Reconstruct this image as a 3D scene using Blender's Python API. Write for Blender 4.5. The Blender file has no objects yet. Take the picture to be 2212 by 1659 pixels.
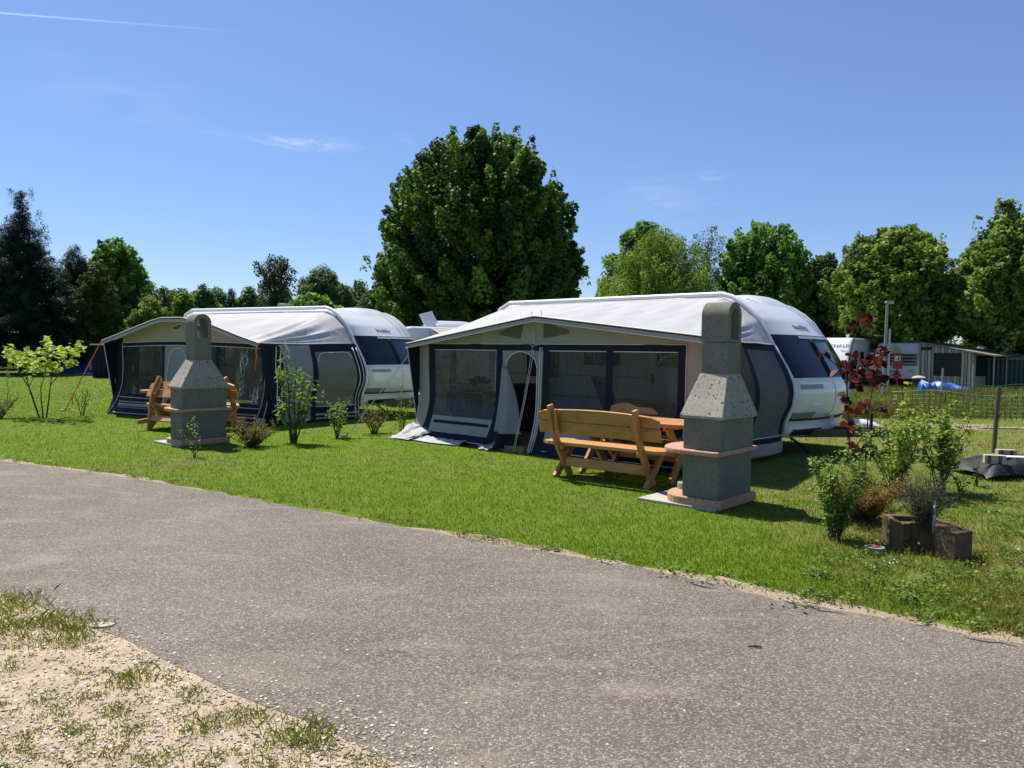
import bpy, bmesh, random
import numpy as np
from math import *
from mathutils import Vector, Matrix, Quaternion

scene = bpy.context.scene
COL = scene.collection
rnd = random.Random(7)
PI = pi

# ------------------------------------------------------------------ camera model (sizes in a 2212 x 1659 frame)
F = 1661.; CX = 1106.; CY = 829.5
EYE = np.array([0, 0, 1.6])
PITCH = atan((829.5-757)/F); ROLL = .012
_f = np.array([0, cos(PITCH), -sin(PITCH)]); _r0 = np.array([1., 0, 0]); _u0 = np.array([0, sin(PITCH), cos(PITCH)])
_up = _u0*cos(ROLL)-_r0*sin(ROLL); _rt = _r0*cos(ROLL)+_u0*sin(ROLL)
def ray(x, y): return _f+_rt*((x-CX)/F)+_up*((CY-y)/F)
def G(x, y, z=0.):
    d = ray(x, y); return EYE+d*((z-1.6)/d[2])
def AT(x, y, Y):
    d = ray(x, y); return EYE+d*(Y/d[1])

cam = bpy.data.cameras.new('camera'); camo = bpy.data.objects.new('camera', cam); COL.objects.link(camo)
cam.sensor_width = 36; cam.lens = 36*F/2212; cam.clip_end = 2000; cam.clip_start = .05
camo.matrix_world = Matrix(((_rt[0], _up[0], -_f[0], 0), (_rt[1], _up[1], -_f[1], 0), (_rt[2], _up[2], -_f[2], 1.6), (0, 0, 0, 1)))
scene.camera = camo
scene.view_settings.view_transform = 'Standard'; scene.view_settings.look = 'None'
scene.view_settings.exposure = 0.52; scene.view_settings.gamma = 1
scene.cycles.transparent_max_bounces = 12; scene.cycles.max_bounces = 8
try: scene.cycles.use_denoising = True
except Exception: pass

# ------------------------------------------------------------------ object helpers
def tag(o, label=None, cat=None, group=None, kind=None):
    if label: o['label'] = label
    if cat: o['category'] = cat
    if group: o['group'] = group
    if kind: o['kind'] = kind
    return o
def empty(name, loc=(0, 0, 0), rz=0, label=None, cat=None, group=None):
    o = bpy.data.objects.new(name, None); COL.objects.link(o)
    o.location = loc; o.rotation_euler = (0, 0, rz); o.empty_display_size = .2
    tag(o, label, cat, group); return o
def copy_tree(o, parent=None):
    c = o.copy(); COL.objects.link(c)
    if parent is not None: c.parent = parent
    for ch in list(o.children): copy_tree(ch, c)
    return c

class MB:
    def __init__(s): s.v = []; s.f = []
    def add(s, vs, fs):
        n = len(s.v); s.v += [tuple(map(float, p)) for p in vs]; s.f += [tuple(i+n for i in f) for f in fs]; return s
    def box(s, c, d, rz=0., M=None):
        hx, hy, hz = d[0]/2, d[1]/2, d[2]/2
        vs = [(sx*hx, sy*hy, sz*hz) for sz in (-1, 1) for sy in (-1, 1) for sx in (-1, 1)]
        cr, sr = cos(rz), sin(rz)
        vs = [(c[0]+x*cr-y*sr, c[1]+x*sr+y*cr, c[2]+z) for x, y, z in vs]
        if M: vs = [M @ Vector(p) for p in vs]
        return s.add(vs, [(0, 2, 3, 1), (4, 5, 7, 6), (0, 1, 5, 4), (2, 6, 7, 3), (0, 4, 6, 2), (1, 3, 7, 5)])
    def bar(s, a, b, w, h, upv=(0, 0, 1)):
        a = Vector(a); b = Vector(b); d = (b-a).normalized(); upv = Vector(upv)
        if abs(d.dot(upv)) > .98: upv = Vector((1, 0, 0))
        x = d.cross(upv).normalized()*(w/2); y = x.cross(d).normalized()*(h/2)
        vs = [p+sx*x+sy*y for p in (a, b) for sx, sy in ((-1, -1), (1, -1), (1, 1), (-1, 1))]
        return s.add(vs, [(0, 1, 2, 3), (7, 6, 5, 4), (0, 4, 5, 1), (1, 5, 6, 2), (2, 6, 7, 3), (3, 7, 4, 0)])
    def tube(s, pts, r, n=6, cap=True):
        pts = [Vector(p) for p in pts]; k = len(pts)
        if not hasattr(r, '__len__'): r = [r]*k
        vs = []; ref = Vector((0, 0, 1)); x = None
        for i, p in enumerate(pts):
            d = (pts[min(i+1, k-1)]-pts[max(i-1, 0)])
            d = d.normalized() if d.length > 1e-9 else Vector((0, 0, 1))
            if x is None:
                x = d.cross(ref if abs(d.z) < .95 else Vector((1, 0, 0))).normalized()
            else:
                x = (x-d*x.dot(d)); x = x.normalized() if x.length > 1e-6 else d.orthogonal().normalized()
            y = d.cross(x)
            vs += [p+(x*cos(2*PI*j/n)+y*sin(2*PI*j/n))*r[i] for j in range(n)]
        fs = [(i*n+j, i*n+(j+1) % n, (i+1)*n+(j+1) % n, (i+1)*n+j) for i in range(k-1) for j in range(n)]
        if cap: fs += [tuple(range(n-1, -1, -1)), tuple((k-1)*n+j for j in range(n))]
        return s.add(vs, fs)
    def lathe(s, prof, c=(0, 0, 0), n=20, M=None):
        k = len(prof); vs = []
        for r, z in prof:
            for j in range(n): vs.append(Vector((c[0]+r*cos(2*PI*j/n), c[1]+r*sin(2*PI*j/n), c[2]+z)))
        if M: vs = [M @ p for p in vs]
        fs = [(i*n+j, i*n+(j+1) % n, (i+1)*n+(j+1) % n, (i+1)*n+j) for i in range(k-1) for j in range(n)]
        fs += [tuple(range(n-1, -1, -1)), tuple((k-1)*n+j for j in range(n))]
        return s.add(vs, fs)
    def prism(s, poly, a, b):
        """poly: list of 3D base points as function of offset vectors a (start) and b (end)"""
        n = len(poly); a = Vector(a); b = Vector(b)
        vs = [Vector(p)+a for p in poly]+[Vector(p)+b for p in poly]
        fs = [tuple(range(n-1, -1, -1)), tuple(range(n, 2*n))]+[(i, (i+1) % n, n+(i+1) % n, n+i) for i in range(n)]
        return s.add(vs, fs)
    def grid(s, P):
        """P: rows of points"""
        R = len(P); Cc = len(P[0]); vs = [p for row in P for p in row]
        return s.add(vs, [(i*Cc+j, i*Cc+j+1, (i+1)*Cc+j+1, (i+1)*Cc+j) for i in range(R-1) for j in range(Cc-1)])
    def build(s, name, m, parent=None, smooth=False, bevel=0., thick=0., label=None):
        me = bpy.data.meshes.new(name); me.from_pydata(s.v, [], s.f); me.update()
        if smooth == 'auto':
            me.shade_smooth(); me.set_sharp_from_angle(angle=radians(35))
        elif smooth: me.shade_smooth()
        o = bpy.data.objects.new(name, me); COL.objects.link(o); me.materials.append(m)
        if parent is not None: o.parent = parent
        if thick:
            t = o.modifiers.new('thick', 'SOLIDIFY'); t.thickness = thick; t.offset = -1
        if bevel:
            b = o.modifiers.new('bevel', 'BEVEL'); b.width = bevel; b.segments = 2; b.limit_method = 'ANGLE'; b.angle_limit = radians(40)
        if label: o['label'] = label
        return o

# ------------------------------------------------------------------ materials
def new_mat(name):
    m = bpy.data.materials.new(name); m.use_nodes = True; nt = m.node_tree; nt.nodes.clear()
    out = nt.nodes.new('ShaderNodeOutputMaterial'); return m, nt, out
def N(nt, t, **kw):
    n = nt.nodes.new(t)
    for k, v in kw.items():
        if k.startswith('_'): setattr(n, k[1:], v)
        else: n.inputs[k].default_value = v
    return n
def L(nt, a, b): nt.links.new(a, b)
def c4(c): return (c[0], c[1], c[2], 1.)
def noise(nt, scale, detail=4, rough=.6, vec=None, dist=0.):
    n = N(nt, 'ShaderNodeTexNoise', Scale=scale, Detail=detail, Roughness=rough, Distortion=dist)
    if vec is not None: L(nt, vec, n.inputs['Vector'])
    return n
def ramp(nt, fac, stops):
    r = nt.nodes.new('ShaderNodeValToRGB'); L(nt, fac, r.inputs[0]); e = r.color_ramp.elements
    while len(e) < len(stops): e.new(.5)
    for i, (p, c) in enumerate(stops):
        e[i].position = p; e[i].color = c4(c) if hasattr(c, '__len__') else (c, c, c, 1)
    return r
def mix(nt, fac, a, b, typ='MIX'):
    m = nt.nodes.new('ShaderNodeMix'); m.data_type = 'RGBA'; m.blend_type = typ
    for s, v in ((m.inputs[0], fac), (m.inputs[6], a), (m.inputs[7], b)):
        if isinstance(v, bpy.types.NodeSocket): L(nt, v, s)
        elif hasattr(v, '__len__'): s.default_value = c4(v)
        else: s.default_value = v
    return m.outputs[2]
def coord(nt, which='Object', scale=None, rot=None):
    t = nt.nodes.new('ShaderNodeTexCoord'); v = t.outputs[which]
    if scale or rot:
        mp = nt.nodes.new('ShaderNodeMapping'); L(nt, v, mp.inputs[0])
        if scale: mp.inputs['Scale'].default_value = scale
        if rot: mp.inputs['Rotation'].default_value = rot
        v = mp.outputs[0]
    return v
def bump(nt, h, strength=.3, dist=.01):
    b = N(nt, 'ShaderNodeBump', Strength=strength, Distance=dist); L(nt, h, b.inputs['Height']); return b.outputs[0]

def M_plain(name, c, rough=.6, var=.15, scale=6., metal=0., spec=.5, bumpk=0., bscale=60., coat=0., dirt=None):
    m, nt, out = new_mat(name); v = coord(nt)
    n = noise(nt, scale, 5, .6, v)
    dark = tuple(x*(1-var) for x in c); lite = tuple(min(1, x*(1+var)) for x in c)
    col = ramp(nt, n.outputs[0], [(.3, dark), (.7, lite)]).outputs[0]
    if dirt:
        n3 = noise(nt, dirt[1], 6, .7, v); fac = ramp(nt, n3.outputs[0], [(dirt[2], 0.), (dirt[2]+.2, 1.)]).outputs[0]
        col = mix(nt, fac, col, dirt[0])
    b = N(nt, 'ShaderNodeBsdfPrincipled', Roughness=rough, Metallic=metal); b.inputs['Specular IOR Level'].default_value = spec
    b.inputs['Coat Weight'].default_value = coat
    L(nt, col, b.inputs['Base Color'])
    if bumpk:
        n2 = noise(nt, bscale, 4, .6, v); L(nt, bump(nt, n2.outputs[0], bumpk), b.inputs['Normal'])
    L(nt, b.outputs[0], out.inputs[0]); return m

def M_fabric(name, c, trans=.12, rough=.8, var=.08, wr=.25, wscale=(5., 5., 1.2), weave=True):
    m, nt, out = new_mat(name); v = coord(nt)
    n = noise(nt, 2.5, 5, .6, v)
    col = ramp(nt, n.outputs[0], [(.3, tuple(x*(1-var) for x in c)), (.7, tuple(x*(1+var) for x in c))]).outputs[0]
    b = N(nt, 'ShaderNodeBsdfPrincipled', Roughness=rough); b.inputs['Specular IOR Level'].default_value = .25
    L(nt, col, b.inputs['Base Color'])
    n2 = noise(nt, 1.6, 3, .5, coord(nt, scale=wscale), .6)
    nor = bump(nt, n2.outputs[0], wr, .05)
    L(nt, nor, b.inputs['Normal'])
    if trans:
        t = N(nt, 'ShaderNodeBsdfTranslucent'); L(nt, col, t.inputs[0]); L(nt, nor, t.inputs['Normal'])
        x = N(nt, 'ShaderNodeMixShader', Fac=trans); L(nt, b.outputs[0], x.inputs[1]); L(nt, t.outputs[0], x.inputs[2])
        L(nt, x.outputs[0], out.inputs[0])
    else: L(nt, b.outputs[0], out.inputs[0])
    return m

def M_pvc(name, tint=(.37, .40, .42), refl=.03, rot=.6, k=.8):
    m, nt, out = new_mat(name)
    v = coord(nt, scale=(3., 3., 1.), rot=(0, rot, 0))
    n = noise(nt, 2.2, 4, .6, v, 1.2); n2 = noise(nt, 9, 3, .6, v, .5)
    h = mix(nt, .35, n.outputs[0], n2.outputs[0])
    nor = bump(nt, h, k, .05)
    g = N(nt, 'ShaderNodeBsdfGlossy', Roughness=.06); g.inputs[0].default_value = (.9, .9, .9, 1); L(nt, nor, g.inputs['Normal'])
    tr = N(nt, 'ShaderNodeBsdfTransparent'); tr.inputs[0].default_value = c4(tint)
    fr = N(nt, 'ShaderNodeFresnel', IOR=1.33); L(nt, nor, fr.inputs['Normal'])
    a = N(nt, 'ShaderNodeMath', _operation='ADD'); L(nt, fr.outputs[0], a.inputs[0]); a.inputs[1].default_value = refl
    x = N(nt, 'ShaderNodeMixShader'); L(nt, a.outputs[0], x.inputs[0]); L(nt, tr.outputs[0], x.inputs[1]); L(nt, g.outputs[0], x.inputs[2])
    d = N(nt, 'ShaderNodeBsdfDiffuse'); d.inputs[0].default_value = (.35, .38, .42, 1)
    x2 = N(nt, 'ShaderNodeMixShader', Fac=.012); L(nt, x.outputs[0], x2.inputs[1]); L(nt, d.outputs[0], x2.inputs[2])
    L(nt, x2.outputs[0], out.inputs[0]); return m

def M_glass(name, c=(.01, .015, .025), rough=.04):
    m, nt, out = new_mat(name)
    b = N(nt, 'ShaderNodeBsdfPrincipled', Roughness=rough); b.inputs['Base Color'].default_value = c4(c)
    b.inputs['Specular IOR Level'].default_value = .8; b.inputs['Coat Weight'].default_value = .3
    v = coord(nt); n = noise(nt, 1.5, 2, .5, v); L(nt, bump(nt, n.outputs[0], .05), b.inputs['Normal'])
    L(nt, b.outputs[0], out.inputs[0]); return m

def M_leaf(name, trans=.4, rough=.55, spec=.28):
    m, nt, out = new_mat(name)
    a = nt.nodes.new('ShaderNodeAttribute'); a.attribute_name = 'Col'
    b = N(nt, 'ShaderNodeBsdfPrincipled', Roughness=rough); b.inputs['Specular IOR Level'].default_value = spec
    L(nt, a.outputs[0], b.inputs['Base Color'])
    t = N(nt, 'ShaderNodeBsdfTranslucent')
    L(nt, mix(nt, 1., a.outputs[0], (1.25, 1.3, .5), 'MULTIPLY'), t.inputs[0])
    x = N(nt, 'ShaderNodeMixShader', Fac=trans); L(nt, b.outputs[0], x.inputs[1]); L(nt, t.outputs[0], x.inputs[2])
    L(nt, x.outputs[0], out.inputs[0]); return m

def M_wood(name, c1, c2, sc=(2., 30., 30.), rough=.55, grey=0.):
    m, nt, out = new_mat(name); v = coord(nt, scale=sc)
    n = noise(nt, 1.2, 6, .65, v, 1.5)
    vk = coord(nt, scale=(6, 12, 12)); k = N(nt, 'ShaderNodeTexVoronoi', Scale=.55); L(nt, vk, k.inputs[0])
    kn = ramp(nt, k.outputs['Distance'], [(.03, 1.), (.10, 0.)]).outputs[0]
    col = ramp(nt, n.outputs[0], [(.25, c2), (.5, c1), (.75, tuple(min(1, x*1.2) for x in c1))]).outputs[0]
    col = mix(nt, kn, col, tuple(x*.45 for x in c2))
    oi = nt.nodes.new('ShaderNodeObjectInfo'); tone = ramp(nt, oi.outputs['Random'], [(0., .36), (1., .60)]).outputs[0]
    col = mix(nt, .7, col, tone, 'OVERLAY')
    big = noise(nt, 3.5, 5, .6, coord(nt)); col = mix(nt, ramp(nt, big.outputs[0], [(.45, 0.), (.75, .4)]).outputs[0], col, tuple(x*.6 for x in c2))
    b = N(nt, 'ShaderNodeBsdfPrincipled', Roughness=rough); L(nt, col, b.inputs['Base Color'])
    L(nt, bump(nt, n.outputs[0], .25, .004), b.inputs['Normal']); L(nt, b.outputs[0], out.inputs[0]); return m

def M_concrete(name, c, pits=.5):
    m, nt, out = new_mat(name); v = coord(nt)
    n = noise(nt, 3, 6, .65, v); n2 = noise(nt, 45, 4, .7, v)
    col = ramp(nt, n.outputs[0], [(.3, tuple(x*.82 for x in c)), (.7, tuple(x*1.12 for x in c))]).outputs[0]
    col = mix(nt, .5, col, ramp(nt, n2.outputs[0], [(.35, .35), (.65, .75)]).outputs[0], 'OVERLAY')
    k = N(nt, 'ShaderNodeTexVoronoi', Scale=19.); wv = noise(nt, 14, 3, .6, v)
    L(nt, mix(nt, .06, v, wv.outputs['Color']), k.inputs[0])
    sel = ramp(nt, noise(nt, 5, 3, .6, v).outputs[0], [(.40, 0.), (.52, 1.)]).outputs[0]
    pit = ramp(nt, k.outputs['Distance'], [(.16, 1.), (.27, 0.)]).outputs[0]
    pit = mix(nt, 1., pit, sel, 'MULTIPLY')
    pf = mix(nt, pits, (0, 0, 0), pit)
    col = mix(nt, pf, col, tuple(x*.18 for x in c))
    b = N(nt, 'ShaderNodeBsdfPrincipled', Roughness=.92); b.inputs['Specular IOR Level'].default_value = .2
    L(nt, col, b.inputs['Base Color'])
    h = mix(nt, pits, n2.outputs[0], mix(nt, 1., (1, 1, 1), pit, 'SUBTRACT'))
    L(nt, bump(nt, h, .5, .006), b.inputs['Normal']); L(nt, b.outputs[0], out.inputs[0]); return m

MT = {}
MT['leaf'] = M_leaf('leaf_green'); MT['needle'] = M_leaf('needle', .12, .6, .2); MT['grass'] = M_leaf('grass_blade', .35, .6, .15)
MT['bark'] = M_plain('bark', (.075, .06, .045), .9, .35, 18., bumpk=.5, bscale=30)
MT['twig'] = M_plain('twig_bark', (.07, .055, .035), .85, .3, 25.)
MT['white'] = M_plain('caravan_white', (.70, .71, .72), .25, .03, 1.5, coat=.4, dirt=((.45, .45, .42), 1.7, .62))
MT['white_gel'] = M_plain('nose_white', (.66, .69, .68), .18, .02, 1.5, coat=.5)
MT['rail'] = M_plain('rail_white', (.72, .72, .74), .4, .04, 2.)
MT['navygel'] = M_plain('navy_panel', (.012, .018, .036), .3, .1, 2., spec=.3, coat=.12)
MT['glass'] = M_glass('dark_glass')
MT['black'] = M_plain('black_plastic', (.012, .012, .013), .5, .2, 8.)
MT['rubber'] = M_plain('rubber', (.018, .018, .018), .8, .2, 8.)
MT['steel'] = M_plain('galvanised_steel', (.42, .43, .44), .4, .12, 15., metal=.8)
MT['greymetal'] = M_plain('grey_metal', (.30, .31, .32), .5, .1, 10., metal=.3)
MT['roof_fab'] = M_fabric('awning_roof_fabric', (.43, .43, .44), .05, .65, .04, .5, (1.2, 5., 2.))
MT['wall_fab'] = M_fabric('awning_grey_fabric', (.32, .32, .295), .05)
MT['cream_fab'] = M_fabric('awning_cream_fabric', (.38, .345, .28), .05)
MT['blue_fab'] = M_fabric('awning_blue_grey', (.26, .28, .30), .05)
MT['navy'] = M_fabric('awning_navy', (.008, .011, .026), .0, .75, .2)
MT['pipe'] = M_plain('white_piping', (.68, .68, .68), .5, .05)
MT['mesh'] = M_fabric('mosquito_mesh', (.13, .125, .125), .06, .8, .15, .5, (2., 2., 4.))
MT['meshbrown'] = M_fabric('brown_blind', (.20, .185, .17), .10, .8, .15, .6, (1., 1., 5.))
MT['pvc'] = M_pvc('clear_window_film', rot=.5)
MT['pvc2'] = M_pvc('clear_window_film_rippled', (.33, .37, .41), .015, -.7, 2.2)
MT['wood'] = M_wood('larch_wood', (.50, .245, .078), (.31, .135, .038))
MT['deck'] = M_wood('deck_wood', (.20, .13, .08), (.10, .065, .04), (20., 3., 20.))
MT['postwood'] = M_wood('weathered_post', (.11, .085, .065), (.06, .047, .037), (20., 20., 2.))
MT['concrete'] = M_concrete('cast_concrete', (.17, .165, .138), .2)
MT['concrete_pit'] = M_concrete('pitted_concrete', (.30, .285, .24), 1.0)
MT['pink'] = M_concrete('pink_concrete', (.46, .265, .19), .2)
MT['paver'] = M_concrete('pale_paver', (.40, .385, .345), .3)
MT['block'] = M_concrete('sand_block', (.45, .40, .30), .15)
MT['planter'] = M_plain('aged_planter_block', (.115, .074, .036), .95, .4, 9., bumpk=.9, bscale=38, dirt=((.05, .05, .02), 7., .5))
MT['moss'] = M_plain('mossy_soil', (.10, .055, .025), .95, .4, 20., bumpk=.8, bscale=50)
MT['rust'] = M_plain('rust_moss', (.16, .045, .02), .95, .35, 20., bumpk=.6)
MT['tarp'] = M_plain('blue_tarp', (.014, .09, .36), .45, .2, 4., bumpk=.4, bscale=9)
MT['navytarp'] = M_plain('dark_blue_tarp', (.014, .06, .33), .4, .2, 4., bumpk=.4, bscale=7)
MT['blacktarp'] = M_plain('black_film', (.016, .016, .018), .55, .3, 6., spec=.3, bumpk=.8, bscale=18)
MT['red'] = M_plain('red_paint', (.30, .035, .025), .45, .15, 6.)
MT['redbrown'] = M_plain('red_post', (.14, .03, .022), .6, .2, 8.)
MT['orange'] = M_plain('orange_strap', (.85, .22, .03), .6, .1, 20.)
MT['rope'] = M_plain('white_rope', (.6, .6, .55), .8, .1, 40.)
MT['darkgreen'] = M_plain('green_sheet', (.012, .045, .035), .5, .2, 5.)
MT['netdark'] = M_plain('net_dark', (.02, .045, .02), .6, .2)
MT['netgreen'] = M_plain('net_green', (.16, .36, .17), .5, .2)
MT['roofing'] = M_plain('grey_green_roof', (.20, .20, .155), .7, .15, 3.)
MT['shedroof'] = M_plain('brown_roof', (.22, .17, .14), .7, .15, 4.)
MT['oldwhite'] = M_plain('old_caravan_white', (.60, .59, .55), .45, .06, 1.)
MT['greyband'] = M_plain('grey_band', (.25, .26, .28), .4, .1, 3.)
MT['petal'] = M_plain('cream_blossom', (.75, .72, .60), .7, .1, 30.)
MT['yellow'] = M_plain('badge_yellow', (.50, .36, .08), .5, .1)
MT['plaque'] = M_plain('white_sign', (.75, .74, .72), .5, .05)
MT['text'] = M_plain('grey_lettering', (.10, .105, .115), .4, .05)
MT['oldgrey'] = M_concrete('weathered_rim', (.27, .27, .25), .4)
# ------------------------------------------------------------------ sky and sun
AZ = radians(47); EL = radians(60)
SUN = Vector((-cos(AZ)*cos(EL), sin(AZ)*cos(EL), sin(EL)))
w = bpy.data.worlds.new('World'); scene.world = w; w.use_nodes = True
nt = w.node_tree; nt.nodes.clear()
wo = nt.nodes.new('ShaderNodeOutputWorld'); bg = N(nt, 'ShaderNodeBackground', Strength=.094)
sky = nt.nodes.new('ShaderNodeTexSky'); sky.sky_type = 'NISHITA'; sky.sun_disc = False
sky.sun_elevation = EL; sky.sun_rotation = atan2(SUN.x, SUN.y); sky.altitude = 100; sky.air_density = 1.0; sky.dust_density = .05; sky.ozone_density = 5.0
tc = nt.nodes.new('ShaderNodeTexCoord')
def vmath(op, a, b=None):
    n = nt.nodes.new('ShaderNodeVectorMath'); n.operation = op
    for i, x in enumerate((a, b)):
        if x is None: continue
        if isinstance(x, bpy.types.NodeSocket): L(nt, x, n.inputs[i])
        else: n.inputs[i].default_value = tuple(x)
    return n.outputs['Value'] if op in ('DOT_PRODUCT', 'LENGTH') else n.outputs[0]
def fmath(op, a, b=None, clamp=False):
    n = nt.nodes.new('ShaderNodeMath'); n.operation = op; n.use_clamp = clamp
    for i, x in enumerate((a, b)):
        if x is None: continue
        if isinstance(x, bpy.types.NodeSocket): L(nt, x, n.inputs[i])
        else: n.inputs[i].default_value = x
    return n.outputs[0]
def nrm(v): v = np.array(v, float); return v/np.linalg.norm(v)
D = vmath('NORMALIZE', tc.outputs['Generated'])
# vapour trail: a thin great-circle band that widens and fades away from the aircraft
a_, b_ = nrm(ray(0, 28)), nrm(ray(410, 60)); nn = nrm(np.cross(a_, b_)); tt = nrm(np.cross(nn, a_))
off = fmath('ABSOLUTE', vmath('DOT_PRODUCT', D, nn)); along = vmath('DOT_PRODUCT', D, tt)
core = fmath('SUBTRACT', 1., fmath('DIVIDE', off, fmath('ADD', .0012, fmath('MULTIPLY', fmath('MAXIMUM', along, 0.), .002))), True)
fade = fmath('SUBTRACT', 1., fmath('DIVIDE', fmath('ADD', along, .02), .30), True)
trail = fmath('MULTIPLY', core, fmath('POWER', fade, 1.6))
def wisp(px, py, wx, wy, tilt, amt, sc):
    c_ = nrm(ray(px, py)); ex = nrm(_rt*cos(tilt)+_up*sin(tilt)); ey = nrm(_up*cos(tilt)-_rt*sin(tilt))
    x_ = fmath('DIVIDE', vmath('DOT_PRODUCT', vmath('SUBTRACT', D, c_), ex), wx/F)
    y_ = fmath('DIVIDE', vmath('DOT_PRODUCT', vmath('SUBTRACT', D, c_), ey), wy/F)
    g = fmath('POWER', 2.718, fmath('MULTIPLY', fmath('ADD', fmath('MULTIPLY', x_, x_), fmath('MULTIPLY', y_, y_)), -1.))
    mp = nt.nodes.new('ShaderNodeMapping'); L(nt, D, mp.inputs[0]); mp.inputs['Scale'].default_value = (1., 1., 4.)
    n = noise(nt, sc, 5, .6, mp.outputs[0], .8)
    s = fmath('MULTIPLY', fmath('SUBTRACT', n.outputs[0], .36, True), 2.5)
    return fmath('MULTIPLY', fmath('MULTIPLY', g, s), amt)
tot = fmath('MULTIPLY', trail, .55)
for a in ((655, 309, 80, 11, .0, 1.0, 30), (1440, 425, 100, 40, -.1, .28, 14), (1540, 380, 26, 9, 0, .5, 25), (255, 225, 110, 60, .2, .22, 8), (480, 282, 50, 8, 0, .3, 20), (120, 130, 30, 15, 0, .2, 14), (877, 300, 22, 8, -.4, .3, 25)):
    tot = fmath('ADD', tot, fmath('MULTIPLY', wisp(*a), .55))
tint = mix(nt, 1., sky.outputs[0], (1.0, .97, 1.06), 'MULTIPLY')
sep_ = nt.nodes.new('ShaderNodeSeparateXYZ'); L(nt, D, sep_.inputs[0])
tint = mix(nt, 1., tint, ramp(nt, sep_.outputs[2], [(0., (.74, .80, .87)), (.13, (.79, .84, .90)), (.45, (1., 1., 1.))]).outputs[0], 'MULTIPLY')
cl = mix(nt, fmath('MINIMUM', tot, 1.), tint, (7.0, 7.6, 8.4))
L(nt, cl, bg.inputs[0]); L(nt, bg.outputs[0], wo.inputs[0])
sl = bpy.data.lights.new('sun', 'SUN'); sl.energy = 5.0; sl.angle = radians(.53); sl.color = (1., .94, .83)
so = bpy.data.objects.new('sun', sl); COL.objects.link(so); so.rotation_euler = SUN.to_track_quat('Z', 'Y').to_euler(); so.location = (0, 0, 30)

# ------------------------------------------------------------------ bulk leaf / blade meshes
LEAF4 = np.array([(0, 0, 0), (.32, .45, .05), (0, 1, -.12), (-.32, .45, .05)], float)
LEAFM = np.array([(0, 0, 0), (.42, .18, .06), (.55, .62, -.02), (.22, .62, .04), (0, 1., -.12), (-.22, .62, .04), (-.55, .62, -.02), (-.42, .18, .06)], float)
HEART = np.array([(0, .04, 0), (.3, -.06, .05), (.5, .2, .04), (.42, .58, -.02), (0, 1., -.16), (-.42, .58, -.02), (-.5, .2, .04), (-.3, -.06, .05)], float)
LANCE = np.array([(0, 0, 0), (.16, .35, .04), (.12, .7, .02), (0, 1., -.12), (-.12, .7, .02), (-.16, .35, .04)], float)
NEEDLE = np.array([(0, 0, 0), (.10, .3, .02), (0, 1., -.05), (-.10, .3, .02)], float)
def poly_mesh(name, V, K, C, m, parent=None):
    """V: (n,K,3) polygons, C: (n,3) colours -> one mesh object"""
    n = len(V); me = bpy.data.meshes.new(name)
    me.vertices.add(n*K); me.vertices.foreach_set('co', V.reshape(-1).astype(np.float32))
    me.loops.add(n*K); me.loops.foreach_set('vertex_index', np.arange(n*K, dtype=np.int32))
    me.polygons.add(n); me.polygons.foreach_set('loop_start', np.arange(0, n*K, K, dtype=np.int32))
    try: me.polygons.foreach_set('loop_total', np.full(n, K, np.int32))
    except Exception: pass
    at = me.color_attributes.new('Col', 'FLOAT_COLOR', 'POINT')
    c = np.ones((n, K, 4), np.float32); c[:, :, :3] = C[:, None, :]
    at.data.foreach_set('color', c.reshape(-1))
    me.update(calc_edges=True); me.validate()
    o = bpy.data.objects.new(name, me); COL.objects.link(o); me.materials.append(m)
    if parent is not None: o.parent = parent
    return o
def unit(a): return a/np.maximum(np.linalg.norm(a, axis=-1, keepdims=True), 1e-9)
def leaf_polys(rg, pos, nor, direc, size, shape):
    nor = unit(nor); d = unit(direc-nor*np.sum(direc*nor, -1, keepdims=True)); x = np.cross(d, nor)
    return pos[:, None, :]+size[:, None, None]*(shape[None, :, 0:1]*x[:, None, :]+shape[None, :, 1:2]*d[:, None, :]+shape[None, :, 2:3]*nor[:, None, :])
def colours(rg, n, pal, jit=.18):
    pal = np.array(pal, float); k = rg.random(n)*(len(pal)-1); i = np.minimum(k.astype(int), len(pal)-2); t = (k-i)[:, None]
    c = pal[i]*(1-t)+pal[i+1]*t
    return np.clip(c*(1+jit*rg.standard_normal((n, 1))), .002, 1)

# ------------------------------------------------------------------ ground, road, verge
def pip(pts, poly):
    x, y = pts[:, 0], pts[:, 1]; ins = np.zeros(len(pts), bool); n = len(poly)
    for i in range(n):
        x1, y1 = poly[i][:2]; x2, y2 = poly[(i+1) % n][:2]
        c = ((y1 > y) != (y2 > y)) & (x < (x2-x1)*(y-y1)/((y2-y1) if y2 != y1 else 1e-9)+x1)
        ins ^= c
    return ins
def resample(P, step):
    P = [np.array(p[:2]) for p in P]; out = []
    for a, b in zip(P[:-1], P[1:]):
        k = max(1, int(np.linalg.norm(b-a)/step)); out += [a+(b-a)*i/k for i in range(k)]
    return out+[P[-1]]
def smooth_poly(P, it=2):
    for _ in range(it):
        Q = [P[0]]
        for a, b in zip(P[:-1], P[1:]): Q += [a*.75+b*.25, a*.25+b*.75]
        P = Q+[P[-1]]
    return P
def jitter(P, amp, seed):
    r = np.random.default_rng(seed); n = len(P); k = r.standard_normal(n)*.55+np.interp(np.arange(n), np.arange(0, n+6, 6), r.standard_normal(len(np.arange(0, n+6, 6))))
    out = []
    for i in range(n):
        d = P[min(i+1, n-1)]-P[max(i-1, 0)]; d = d/np.linalg.norm(d); out.append(P[i]+np.array([-d[1], d[0]])*amp*k[i])
    return out
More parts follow.
